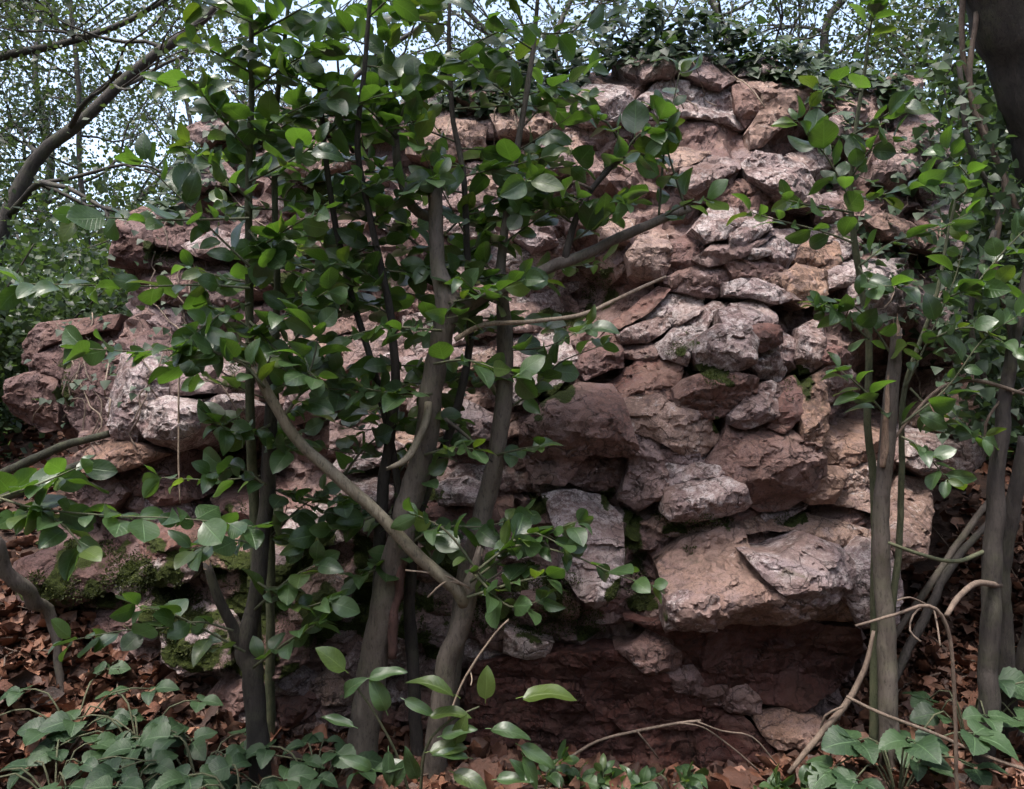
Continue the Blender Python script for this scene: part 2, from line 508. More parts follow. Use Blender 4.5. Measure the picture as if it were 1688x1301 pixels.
def edge_dist(pts, poly):
    pts = np.asarray(pts, float); q = np.asarray(poly, float)
    a_ = q; ab = np.roll(q, -1, 0) - q
    L = np.maximum((ab ** 2).sum(1), 1e-9)
    best = np.empty(len(pts))
    for i in range(0, len(pts), 2000):
        dx = pts[i:i + 2000, 0:1] - a_[:, 0]; dy = pts[i:i + 2000, 1:2] - a_[:, 1]
        t = np.clip((dx * ab[:, 0] + dy * ab[:, 1]) / L, 0, 1)
        best[i:i + 2000] = np.sqrt(((dx - t * ab[:, 0]) ** 2 + (dy - t * ab[:, 1]) ** 2).min(1))
    return best

def fill(loop, step, rng):
    """triangulate the inside of a loop with a jittered grid"""
    lo, hi = loop.min(0), loop.max(0)
    gxx, gyy = np.meshgrid(np.arange(lo[0], hi[0], step), np.arange(lo[1], hi[1], step))
    gp = np.stack([gxx.ravel(), gyy.ravel()], -1) + rng.uniform(-0.3, 0.3, (gxx.size, 2)) * step
    if len(gp):
        gp = gp[inside(gp, loop)]
    if len(gp):
        gp = gp[edge_dist(gp, loop) > step * 0.55]
    nb = len(loop)
    vs = [Vector(p) for p in np.concatenate([loop, gp])]
    r = delaunay_2d_cdt(vs, [(i, (i + 1) % nb) for i in range(nb)], [], 1, 1e-6)
    P = np.array([tuple(p) for p in r[0]])
    Fc = np.array([f for f in r[2] if len(f) == 3], int)
    return P, Fc

def boundary_edges(Fc):
    e = np.concatenate([Fc[:, [0, 1]], Fc[:, [1, 2]], Fc[:, [2, 0]]])
    key = np.sort(e, 1)
    kk = key[:, 0].astype(np.int64) * 1000003 + key[:, 1]
    u, idx, cnt = np.unique(kk, return_index=True, return_counts=True)
    return e[idx[cnt == 1]]

OUT_BASE = Vector((0.2, 3.6, 0.0))
ALLV, ALLF = [], []        # everything rocky, for the ray tests that seat the moss and ivy

def close_back(Pw, Fc, back_off, shrink):
    """front sheet + side walls + back sheet = a closed block; Pw is world xyz of the front"""
    n = len(Pw)
    c = Pw.mean(0)
    B = Pw.copy()
    B[:, 0] = c[0] + (B[:, 0] - c[0]) * shrink
    B[:, 2] = c[2] + (B[:, 2] - c[2]) * shrink
    B[:, 1] = back_off
    be = boundary_edges(Fc)
    # three rings: front edge, mid, back; the back is one fan
    bid = np.unique(be)
    mp = -np.ones(n, int); mp[bid] = np.arange(len(bid)) + n
    ring = B[bid]
    cen = np.array([[c[0], back_off, c[2]]])
    Vv = np.concatenate([Pw, ring, cen])
    ci = len(Vv) - 1
    a_, b_ = be[:, 0], be[:, 1]
    side = np.concatenate([np.stack([b_, a_, mp[a_]], -1), np.stack([b_, mp[a_], mp[b_]], -1)])
    cap = np.stack([mp[b_], mp[a_], np.full(len(be), ci)], -1)
    return Vv, np.concatenate([Fc, side, cap])

def px_to_world(P, h, extra=0.0):
    d = D(P[:, 0], P[:, 1]) + extra
    w = np.stack([(P[:, 0] - CX) / FPX * d, d - h, CAMZ - (P[:, 1] - CY) / FPX * d], -1)
    return w

def facets(u, v, cell, rng, grad=0.4, off=0.012):
    """broken rock: piecewise planar chips"""
    lo = np.array([u.min(), v.min()]); hi = np.array([u.max(), v.max()])
    n = max(3, int((hi - lo).prod() / cell ** 2))
    sd = rng.uniform(lo, hi, (n, 2)); g_ = rng.normal(size=(n, 2)) * grad; o_ = rng.normal(size=n) * off
    q = np.stack([u, v], -1)
    q = q + 0.18 * cell * np.stack([noise3(np.stack([u / cell, v / cell, u * 0 + 1], -1), 8), noise3(np.stack([u / cell, v / cell, u * 0 + 5], -1), 9)], -1)
    best = np.full(len(u), 1e9); out = np.zeros(len(u))
    for k in range(n):
        dl = q - sd[k]
        d2 = dl[:, 0] ** 2 + (1.5 * dl[:, 1]) ** 2
        m = d2 < best
        best = np.where(m, d2, best)
        out = np.where(m, o_[k] + dl @ g_[k], out)
    return np.clip(out, -.04, .04)

MOSS = [
 ('green moss between the pale boulders', .010, -.35, [[(975,800),(1010,800),(1060,850),(1070,930),(1085,1000),(1040,1010),(1020,960),(1015,870),(990,830)], [(860,800),(900,815),(915,840),(880,845)], [(985,950),(1015,930),(1030,990),(995,1000)], [(905,925),(935,930),(960,960),(940,975)]]),
 ('dark moss along the lip of the overhang', .011, -.9, [[(870,925),(930,950),(990,1000),(1000,1040),(900,1050),(800,1045),(740,1050),(700,1020),(710,985),(800,975)], [(1070,850),(1130,840),(1210,855),(1190,870),(1090,880)], [(1260,850),(1330,845),(1335,862),(1290,868)], [(1110,895),(1150,905),(1140,915)], [(690,1000),(720,1060),(760,1075),(700,1090)]]),
 ('moss in the joints of the broken face', .009, -.6, [[(1120,600),(1150,605),(1215,620),(1218,640),(1180,640),(1140,625)], [(1095,590),(1125,540),(1135,570),(1120,600)], [(1290,620),(1300,600),(1325,615),(1310,680),(1298,660)], [(1160,490),(1185,478),(1190,495),(1170,502)], [(1150,500),(1120,530),(1100,545),(1130,510)], [(1165,680),(1180,690),(1178,720),(1165,710)]]),
 ('thick yellow-green moss on the low left rock', .013, -.7, [[(40,885),(150,885),(250,885),(255,960),(220,1005),(130,1005),(60,970)], [(20,960),(60,940),(70,990)], [(240,930),(330,960),(350,1080),(300,1090),(250,1020)], [(0,820),(40,840),(60,900),(20,920)]]),
 ('dark moss around the shadowed hollow', .011, -.9, [[(880,640),(930,630),(960,640),(950,655),(890,690)], [(960,450),(1010,440),(1020,490),(990,540),(960,520)], [(880,500),(960,520),(950,560),(900,560)], [(700,780),(740,800),(730,830),(700,820)], [(870,660),(900,690),(880,700)]]),
 ('thin moss on the left shoulder of the rock', .010, -.4, [[(340,300),(390,300),(390,345),(345,350)], [(250,400),(300,420),(290,470),(255,450)], [(380,560),(420,700),(400,900),(370,760)], [(560,860),(620,880),(600,940),(550,920)], [(450,300),(620,290),(640,350),(480,360)], [(860,250),(950,240),(940,280),(870,280)], [(100,600),(120,560),(130,640),(110,700)]]),
 ('thin dark film of moss over the low front rocks', .008, -.5, [[(250,870),(420,900),(560,870),(700,900),(860,930),(880,1010),(720,1060),(560,1040),(480,1110),(330,1100),(280,980)], [(420,420),(560,400),(680,440),(640,520),(480,520)]]),
]
def moss_mask(P):
    m = np.zeros(len(P))
    nn = fbm(np.concatenate([P / 26, np.zeros((len(P), 1))], 1), 3, 90)
    for _, _, _, polys in MOSS:
        for pl in polys:
            i_ = inside(P, pl)
            if i_.any():
                e_ = edge_dist(P[i_], pl)
                m[i_] = np.maximum(m[i_], np.clip(0.2 + np.minimum(e_ / 22, .42) + 0.9 * nn[i_], 0, 1))
    return m
def set_moss(me, mask):
    full = np.zeros(len(me.vertices), np.float32); full[:len(mask)] = mask
    me.attributes.new('moss', 'FLOAT', 'POINT').data.foreach_set('value', full)
    return me

outcrop = thing('rock_outcrop', OUT_BASE, 'massive fractured pinkish limestone outcrop behind the saplings', 'rock')

# --- the core of the outcrop
loop = dense_loop(SIL, 9, 5, 3)
P, Fc = fill(loop, 8.0, RNG)
e = edge_dist(P, loop)
W = px_to_world(P, 0 * e, 0.10)
rough = 0.05 * fbm(W * np.array([5, 3, 7.5]), 5, 21, True) + 0.02 * fbm(W * 22, 3, 31)
rnd_ = 0.95 * (1 - np.sqrt(np.clip(1 - (1 - np.clip(e / 70.0, 0, 1)) ** 2, 0, 1)))
low = sm((P[:, 1] - 980) / 80)
W[:, 1] += rnd_ * (1 - 0.75 * low) - rough - 0.8 * facets(W[:, 0], W[:, 2], 0.13, RNG, .45, .02)
Wf = Fc[:, ::-1] if np.cross(W[Fc[0, 1]] - W[Fc[0, 0]], W[Fc[0, 2]] - W[Fc[0, 0]])[1] > 0 else Fc
Vv, Ff = close_back(W, Wf, 5.9, 0.8)
o = obj('rock_mass', set_moss(crisp(new_mesh('rock_mass', Vv - np.array(OUT_BASE), Ff, M_ROCK)), moss_mask(P)), outcrop)
o.color = (0.35, 0.4, 0.25, 1)
ALLV.append(Vv); ALLF.append(Ff)

def frame(ox, oy, s):
    return lambda pts: [(ox + x / s, oy + y / s) for x, y in pts]
fA, fB, fC = frame(860, 450, 2.813), frame(860, 780, 2.813), frame(900, 50, 2.813)
fD, fE, fF, fG, fH = frame(0, 430, 2.957), frame(0, 0, 2.957), frame(0, 860, 2.95), frame(560, 430, 2.957), frame(560, 0, 2.957)
TINT = {'p': (0.0, 0.85, 0.15), 'k': (0.12, 0.78, 0.15), 'r': (0.7, 0.25, 0.15), 'o': (0.25, 0.35, 0.9), 't': (0.1, 0.55, 0.65),
        'g': (0.0, 0.45, 0.1), 'b': (0.5, 0.3, 0.3), 'd': (0.85, 0.15, 0.1), 'm': (0.0, 0.3, 0.0)}
# frame, outline, protrusion (m), crest (share of the height where the top face ends), foot (where the underside starts), tint
STONES = [
 (fA,[(115,590),(255,520),(400,530),(435,590),(440,640),(495,800),(465,840),(290,820),(200,960),(60,960),(0,800),(0,700),(60,640)],.24,.36,.5,'b'),
 (fA,[(290,825),(500,845),(500,910),(440,1000),(320,990),(220,960)],.05,.45,.7,'b'),
 (fA,[(445,590),(590,540),(700,630),(830,660),(890,760),(780,860),(600,760),(470,720)],.17,.35,.75,'t'),
 (fA,[(600,765),(780,800),(850,820),(830,880),(640,870)],.11,.3,.8,'g'),
 (fA,[(480,730),(600,765),(630,870),(650,1000),(590,1030),(540,1080),(450,1020),(500,900)],.12,.15,.8,'g'),
 (fA,[(640,870),(780,870),(830,900),(940,900),(1060,930),(1000,960),(820,930),(700,970),(640,980)],.14,.3,.6,'k'),
 (fA,[(650,1000),(800,950),(940,945),(990,1040),(960,1070),(800,1105),(680,1110),(640,1080)],.22,.45,.5,'k'),
 (fA,[(930,700),(1100,700),(1330,780),(1350,900),(1300,1000),(1210,1080),(1080,1090),(1000,1040),(960,950),(830,890),(880,790)],.2,.3,.6,'b'),
 (fA,[(1340,900),(1450,910),(1400,1040),(1310,1040),(1280,980)],.13,.3,.7,'o'),
 (fA,[(440,500),(560,390),(640,400),(720,440),(690,550),(640,590),(560,600),(440,570),(400,520)],.1,.25,.75,'r'),
 (fA,[(690,545),(740,500),(830,470),(960,490),(1010,500),(1000,560),(930,620),(860,650),(780,640),(710,610)],.24,.25,.35,'b'),
 (fA,[(610,340),(760,210),(860,150),(940,150),(990,260),(880,220),(800,310),(760,360),(750,420),(640,400)],.15,.7,.9,'p'),
 (fA,[(790,320),(860,280),(960,270),(1000,330),(990,420),(900,460),(800,440),(770,380)],.27,.42,.55,'k'),
 (fA,[(880,200),(940,190),(980,265),(900,290)],.22,.7,.9,'p'),
 (fA,[(950,175),(1030,165),(1100,200),(1100,250),(1010,270),(970,240)],.19,.5,.8,'k'),
 (fA,[(990,290),(1040,262),(1110,275),(1125,330),(1060,355),(1015,345)],.21,.25,.6,'r'),
 (fA,[(1130,250),(1240,350),(1255,410),(1200,450),(1150,400),(1120,340)],.12,.4,.8,'k'),
 (fA,[(1020,360),(1120,360),(1170,450),(1150,490),(1080,470),(1010,400)],.14,.4,.7,'k'),
 (fA,[(930,650),(1010,560),(1090,520),(1140,540),(1140,600),(1100,660),(1000,700),(940,690)],.23,.4,.65,'k'),
 (fA,[(1150,540),(1210,500),(1240,560),(1230,640),(1170,710),(1110,690)],.2,.4,.7,'r'),
 (fA,[(1240,540),(1350,460),(1330,560),(1350,700),(1330,770),(1260,740),(1240,640)],.2,.3,.8,'o'),
 (fA,[(1250,290),(1320,250),(1345,300),(1340,400),(1310,440),(1260,450),(1240,390)],.16,.35,.7,'k'),
 (fA,[(1350,300),(1390,360),(1440,380),(1430,420),(1380,430),(1345,400)],.16,.5,.8,'r'),
 (fA,[(1380,440),(1440,440),(1485,530),(1440,560),(1370,590),(1340,560),(1350,480)],.19,.5,.8,'k'),
 (fA,[(1340,680),(1360,600),(1440,565),(1410,610)],.14,.5,.9,'r'),
 (fA,[(260,430),(320,350),(390,290),(430,350),(440,430),(380,430),(300,480)],.14,.5,.8,'r'),
 (fA,[(440,290),(560,250),(660,205),(650,260),(560,310),(460,330)],.13,.5,.8,'k'),
 (fA,[(450,330),(570,340),(620,380),(560,400),(450,380)],.1,.5,.8,'b'),
 (fA,[(410,240),(600,90),(660,90),(560,180),(460,250)],.12,.4,.8,'r'),
 (fA,[(540,220),(650,120),(820,110),(800,180),(700,240),(660,205)],.1,.5,.9,'p'),
 (fA,[(915,65),(1050,70),(1130,100),(1215,140),(1100,150),(920,120)],.21,.6,.7,'k'),
 (fA,[(650,60),(800,0),(920,10),(910,70),(860,110),(700,90)],.12,.4,.8,'g'),
 (fA,[(1060,0),(1180,0),(1210,80),(1130,95),(1060,65)],.14,.4,.7,'t'),
 (fA,[(1190,50),(1330,30),(1340,110),(1270,150),(1220,130)],.17,.3,.6,'o'),
 (fA,[(1370,20),(1480,0),(1560,20),(1500,60),(1400,70)],.12,.5,.8,'p'),
 (fA,[(1345,730),(1420,680),(1640,700),(1640,880),(1540,860),(1450,900),(1350,870)],.06,.5,.9,'o'),
 (fA,[(1450,910),(1540,850),(1600,900),(1660,880),(1660,1100),(1500,1060),(1420,1040)],.06,.3,.9,'t'),
 (fB,[(100,100),(250,80),(370,120),(440,190),(440,430),(400,520),(330,585),(250,520),(170,400),(200,330),(140,220)],.2,.45,.85,'p'),
 (fB,[(640,520),(610,400),(720,300),(900,240),(1000,260),(1020,380),(1110,470),(1285,560),(1285,625),(1180,650),(830,640),(820,510)],.26,.62,.72,'t'),
 (fB,[(640,525),(700,505),(825,515),(820,640),(635,645)],.28,.2,.5,'k'),
 (fB,[(955,315),(1100,330),(1250,260),(1380,300),(1435,370),(1420,440),(1350,530),(1290,545),(1120,480),(1000,380)],.32,.45,.65,'p'),
 (fB,[(1430,400),(1560,310),(1640,340),(1660,500),(1640,650),(1500,640),(1410,470)],.2,.5,.9,'p'),
 (fB,[(1290,600),(1350,540),(1410,530),(1480,640),(1280,650)],.12,.5,.9,'o'),
 (fB,[(560,240),(640,200),(900,210),(1320,190),(1600,260),(1640,330),(1440,330),(1250,250),(960,280),(700,290)],.1,.85,.95,'t'),
 (fB,[(20,560),(150,530),(240,590),(230,640),(60,640)],.12,.3,.5,'b'),
 (fB,[(470,655),(640,655),(960,660),(1240,655),(1500,690),(1520,800),(1390,960),(1250,1045),(1060,1010),(960,960),(820,950),(720,860),(690,740),(600,700)],.11,.05,.4,'d'),
 (fB,[(440,780),(600,720),(690,740),(710,870),(680,900),(560,860)],.15,.35,.75,'b'),
 (fB,[(660,880),(760,870),(800,930),(790,975),(700,950)],.15,.35,.75,'b'),
 (fB,[(800,950),(900,950),(920,1010),(830,1020)],.15,.35,.75,'b'),
 (fB,[(920,960),(990,945),(1045,1000),(1050,1060),(990,1050),(920,1030)],.15,.35,.75,'b'),
 (fB,[(1050,1070),(1200,1060),(1350,1100),(1340,1180),(1270,1210),(1220,1260),(1100,1160),(1060,1100)],.2,.35,.55,'o'),
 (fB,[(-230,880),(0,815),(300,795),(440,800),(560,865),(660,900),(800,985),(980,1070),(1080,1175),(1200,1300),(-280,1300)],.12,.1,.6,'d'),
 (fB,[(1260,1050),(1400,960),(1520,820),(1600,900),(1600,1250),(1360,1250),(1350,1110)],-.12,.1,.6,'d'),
 (None,[(42,600),(78,550),(150,535),(222,535),(226,600),(208,716),(110,716),(52,680)],.02,.15,.75,'m'),
 (None,[(1490,470),(1560,440),(1600,520),(1590,590),(1520,600)],.12,.4,.8,'g'),
 (None,[(1500,615),(1590,605),(1630,690),(1560,720),(1500,690)],.12,.4,.8,'t'),
 (None,[(1540,300),(1600,320),(1605,400),(1560,430),(1530,370)],.12,.4,.8,'g'),
 (None,[(1500,200),(1560,270),(1540,300),(1490,290),(1470,230)],.12,.4,.8,'g'),
 (None,[(1490,700),(1560,730),(1625,700),(1620,760),(1530,790),(1480,760)],.12,.4,.8,'p'),
 (None,[(1380,420),(1470,430),(1490,500),(1440,560),(1390,520)],.12,.4,.8,'p'),
 (None,[(1480,790),(1530,800),(1510,900),(1480,930),(1450,880)],.12,.4,.8,'t'),
 (fB,[(-60,720),(120,760),(90,825),(-60,800)],.12,.5,.8,'p'),
 (fC,[(330,170),(430,110),(560,100),(600,180),(560,230),(450,240),(390,220)],.14,.5,.85,'k'),
 (fC,[(600,130),(700,150),(830,150),(840,250),(780,280),(680,240),(600,220)],.12,.5,.85,'g'),
 (fC,[(890,190),(1000,160),(1060,190),(1040,220),(900,230)],.12,.6,.9,'g'),
 (fC,[(380,390),(530,240),(700,260),(870,310),(900,470),(760,460),(640,440),(420,440)],.17,.85,.95,'p'),
 (fC,[(430,450),(640,450),(850,470),(900,500),(880,600),(740,590),(600,560),(440,540)],.13,.2,.5,'b'),
 (fC,[(860,300),(920,280),(965,350),(960,400),(910,450),(880,380)],.12,.3,.7,'b'),
 (fC,[(870,260),(1050,230),(1180,250),(1220,330),(1200,400),(1080,450),(990,550),(930,560),(910,500),(970,400),(970,350),(920,285)],.17,.35,.8,'t'),
 (fC,[(990,555),(1090,450),(1210,400),(1240,450),(1150,530),(1060,590)],.04,.2,.4,'b'),
 (fC,[(100,340),(200,270),(330,290),(400,350),(380,430),(200,430),(120,400)],.12,.6,.9,'p'),
 (fC,[(510,620),(600,590),(720,600),(660,640),(560,680)],.14,.5,.8,'t'),
 (fC,[(620,680),(730,620),(850,640),(840,680),(740,720),(690,770),(620,740)],.16,.5,.7,'k'),
 (fC,[(690,770),(760,700),(860,690),(800,790),(720,800)],.1,.3,.6,'b'),
 (fC,[(900,650),(960,610),(1080,640),(1170,700),(1215,800),(1190,850),(1120,830),(1000,770),(930,720)],.22,.5,.8,'p'),
 (fC,[(780,810),(860,740),(920,720),(1000,780),(960,860),(880,900),(800,880)],.12,.3,.7,'b'),
 (fC,[(660,950),(740,870),(830,880),(840,930),(780,980),(720,1000)],.22,.5,.65,'k'),
 (fC,[(820,970),(900,890),(970,920),(960,960),(880,1010),(830,1020)],.21,.5,.65,'k'),
 (fC,[(670,1080),(760,1020),(880,1030),(960,990),(1000,980),(860,1060),(740,1110)],.17,.4,.7,'g'),
 (fC,[(860,1060),(1020,1000),(1010,1060),(900,1080)],.17,.6,.8,'p'),
 (fC,[(1020,960),(1100,960),(1120,1010),(1080,1100),(1040,1120),(1000,1060)],.15,.3,.7,'p'),
 (fC,[(820,1110),(880,1080),(1000,1080),(1050,1130),(960,1180),(860,1180)],.15,.4,.7,'b'),
 (fC,[(1090,1080),(1160,1020),(1230,1000),(1240,1090),(1180,1120)],.15,.3,.6,'o'),
 (fC,[(1060,1170),(1130,1120),(1230,1150),(1240,1210),(1150,1230),(1080,1220)],.17,.4,.6,'o'),
 (fC,[(1270,1130),(1400,1090),(1600,1080),(1560,1160),(1400,1170)],.14,.5,.8,'p'),
 (fC,[(1240,1010),(1300,1000),(1310,1090),(1250,1110)],.14,.4,.7,'o'),
 (fC,[(380,1050),(450,960),(540,970),(560,1060),(520,1150),(440,1150),(400,1120)],.13,.4,.8,'t'),
 (fC,[(570,1000),(640,970),(710,1010),(660,1080),(560,1130)],.09,.3,.7,'r'),
 (fC,[(530,1160),(680,1120),(800,1110),(830,1180),(700,1200),(600,1200)],.13,.5,.8,'b'),
 (fC,[(1110,600),(1250,570),(1300,620),(1240,690),(1170,690)],.13,.5,.8,'k'),
 (fC,[(1260,480),(1340,420),(1400,540),(1380,560),(1270,530)],.12,.5,.8,'g'),
 (fC,[(1500,640),(1600,590),(1688,560),(1688,640),(1600,720),(1500,700)],.12,.5,.8,'g'),
 (fC,[(1210,800),(1310,780),(1330,880),(1230,900)],.12,.5,.8,'g'),
 (fC,[(1200,950),(1330,920),(1400,1000),(1330,1060),(1220,1020)],.13,.6,.9,'p'),
 (fC,[(1480,900),(1560,880),(1688,940),(1688,1010),(1560,960)],.12,.5,.8,'t'),
 (fC,[(1540,270),(1600,240),(1700,250),(1690,340),(1600,340)],.12,.5,.8,'g'),
 (fC,[(1340,330),(1500,300),(1560,380),(1480,420),(1360,400)],.1,.5,.8,'g'),
 (fC,[(1640,380),(1760,420),(1800,560),(1700,560),(1620,470)],.1,.5,.8,'g'),
 (fC,[(1720,600),(1850,640),(1960,760),(1880,860),(1760,820),(1700,720)],.1,.5,.8,'g'),
 (fC,[(1720,880),(1860,880),(1920,960),(1840,1040),(1720,1000)],.1,.4,.7,'b'),
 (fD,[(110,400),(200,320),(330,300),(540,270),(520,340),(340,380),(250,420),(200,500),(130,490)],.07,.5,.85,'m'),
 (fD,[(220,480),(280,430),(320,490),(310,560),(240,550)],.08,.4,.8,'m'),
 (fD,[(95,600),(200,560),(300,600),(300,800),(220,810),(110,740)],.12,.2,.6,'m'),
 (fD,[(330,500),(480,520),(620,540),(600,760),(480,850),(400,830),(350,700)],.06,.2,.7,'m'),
 (fD,[(640,470),(800,450),(870,520),(860,680),(780,740),(720,860),(620,840),(600,700)],.17,.25,.85,'p'),
 (fD,[(790,700),(870,680),(1020,690),(1040,860),(940,900),(840,860),(770,790)],.22,.3,.75,'p'),
 (fD,[(1050,690),(1180,670),(1280,720),(1270,840),(1120,880),(1040,850)],.2,.3,.7,'p'),
 (fD,[(930,640),(1050,600),(1150,590),(1130,640),(960,650)],.18,.5,.7,'g'),
 (fD,[(870,520),(1000,490),(1060,540),(1000,620),(900,640)],.15,.5,.8,'g'),
 (fD,[(420,940),(560,880),(700,890),(850,940),(760,970),(600,1010),(440,1045)],.17,.4,.75,'o'),
 (fD,[(640,1070),(760,1030),(900,1010),(1130,1080),(980,1140),(850,1170),(700,1180)],.03,.3,.8,'r'),
 (fD,[(1060,1150),(1200,1070),(1290,1060),(1400,1120),(1380,1240),(1180,1230)],.12,.4,.8,'r'),
 (fD,[(380,1100),(560,1060),(630,1120),(560,1200),(400,1190)],.1,.4,.8,'b'),
 (fD,[(1440,700),(1500,590),(1560,620),(1560,750),(1450,780)],.14,.4,.8,'g'),
 (fE,[(1300,600),(1450,530),(1656,500),(1656,660),(1500,680),(1320,680)],.12,.6,.9,'k'),
 (fE,[(1360,710),(1480,690),(1656,680),(1700,760),(1656,830),(1500,880),(1340,800)],.14,.4,.9,'t'),
 (fE,[(930,860),(1100,820),(1170,880),(1160,920),(960,930)],.12,.6,.9,'g'),
 (fE,[(620,1120),(700,1090),(760,1180),(740,1300),(580,1290)],.12,.3,.8,'m'),
 (fE,[(800,1120),(900,1090),(1020,1180),(960,1240),(820,1200)],.12,.4,.8,'m'),
 (fE,[(960,1220),(1100,1160),(1210,1180),(1200,1230),(1040,1260)],.18,.6,.85,'p'),
 (fE,[(900,640),(1080,580),(1200,560),(1240,660),(1000,700)],.1,.6,.9,'g'),
 (fF,[(720,80),(830,10),(1000,30),(1010,130),(900,160),(760,150)],.15,.35,.8,'r'),
 (fF,[(770,200),(900,140),(1000,170),(970,240),(860,265),(780,250)],.17,.4,.75,'k'),
 (fF,[(1010,30),(1200,10),(1280,100),(1220,180),(1050,200)],.14,.5,.85,'t'),
 (fF,[(600,200),(720,200),(760,280),(680,330),(600,280)],.12,.5,.85,'k'),
 (fF,[(680,360),(780,310),(840,400),(800,480),(700,470)],.12,.5,.85,'g'),
 (fF,[(1300,120),(1440,190),(1400,260),(1260,300)],.14,.5,.85,'k'),
 (fF,[(850,480),(1000,400),(1120,470),(1150,640),(950,700),(860,620)],.13,.4,.85,'k'),
 (fF,[(1220,560),(1300,470),(1500,480),(1500,640),(1300,740)],.13,.4,.85,'b'),
 (fF,[(130,180),(300,120),(500,80),(700,50),(740,160),(600,300),(400,380),(170,340)],.14,.5,.85,'m'),
 (fF,[(1400,280),(1560,240),(1700,300),(1680,420),(1500,450)],.14,.5,.85,'t'),
 (fG,[(0,790),(150,770),(250,850),(130,900),(0,900)],.15,.6,.8,'g'),
 (fG,[(60,930),(210,870),(300,900),(290,960),(120,1000),(0,990)],.16,.6,.8,'k'),
 (fG,[(530,800),(620,700),(740,750),(740,860),(560,870)],.15,.4,.8,'g'),
 (fG,[(500,1080),(620,1060),(720,1100),(650,1160),(520,1160)],.16,.6,.85,'p'),
 (fG,[(640,240),(720,200),(750,280),(690,300)],.12,.5,.85,'k'),
 (fG,[(670,480),(740,450),(760,520),(690,540)],.12,.5,.85,'t'),
 (fG,[(830,600),(900,560),(970,600),(950,640),(860,690)],.14,.5,.85,'p'),
 (fG,[(0,1080),(160,1060),(260,1120),(200,1220),(40,1240)],.14,.5,.85,'k'),
 (fH,[(540,450),(650,440),(740,490),(640,510),(560,500)],.12,.6,.85,'t'),
 (fH,[(1000,760),(1100,770),(1120,830),(1040,860)],.16,.5,.8,'g'),
 (fH,[(950,790),(1030,820),(1040,880),(960,890)],.13,.5,.8,'b'),
 (fH,[(540,1080),(700,1070),(740,1150),(640,1180),(530,1150)],.14,.5,.85,'k'),
 (fH,[(850,1160),(1000,1130),(1040,1200),(940,1230)],.14,.5,.85,'g'),
 (fH,[(1270,1100),(1400,1100),(1380,1180),(1280,1170)],.14,.5,.85,'t'),
 (fH,[(40,560),(200,520),(330,560),(300,660),(120,680)],.13,.5,.85,'k'),
 (fH,[(760,590),(900,560),(1000,620),(960,680),(800,680)],.13,.5,.85,'t'),
 (fH,[(350,640),(520,600),(700,640),(680,760),(500,800),(360,760)],.12,.5,.85,'t'),
]
rs = np.random.default_rng(5)
cover = []
CELLS = []
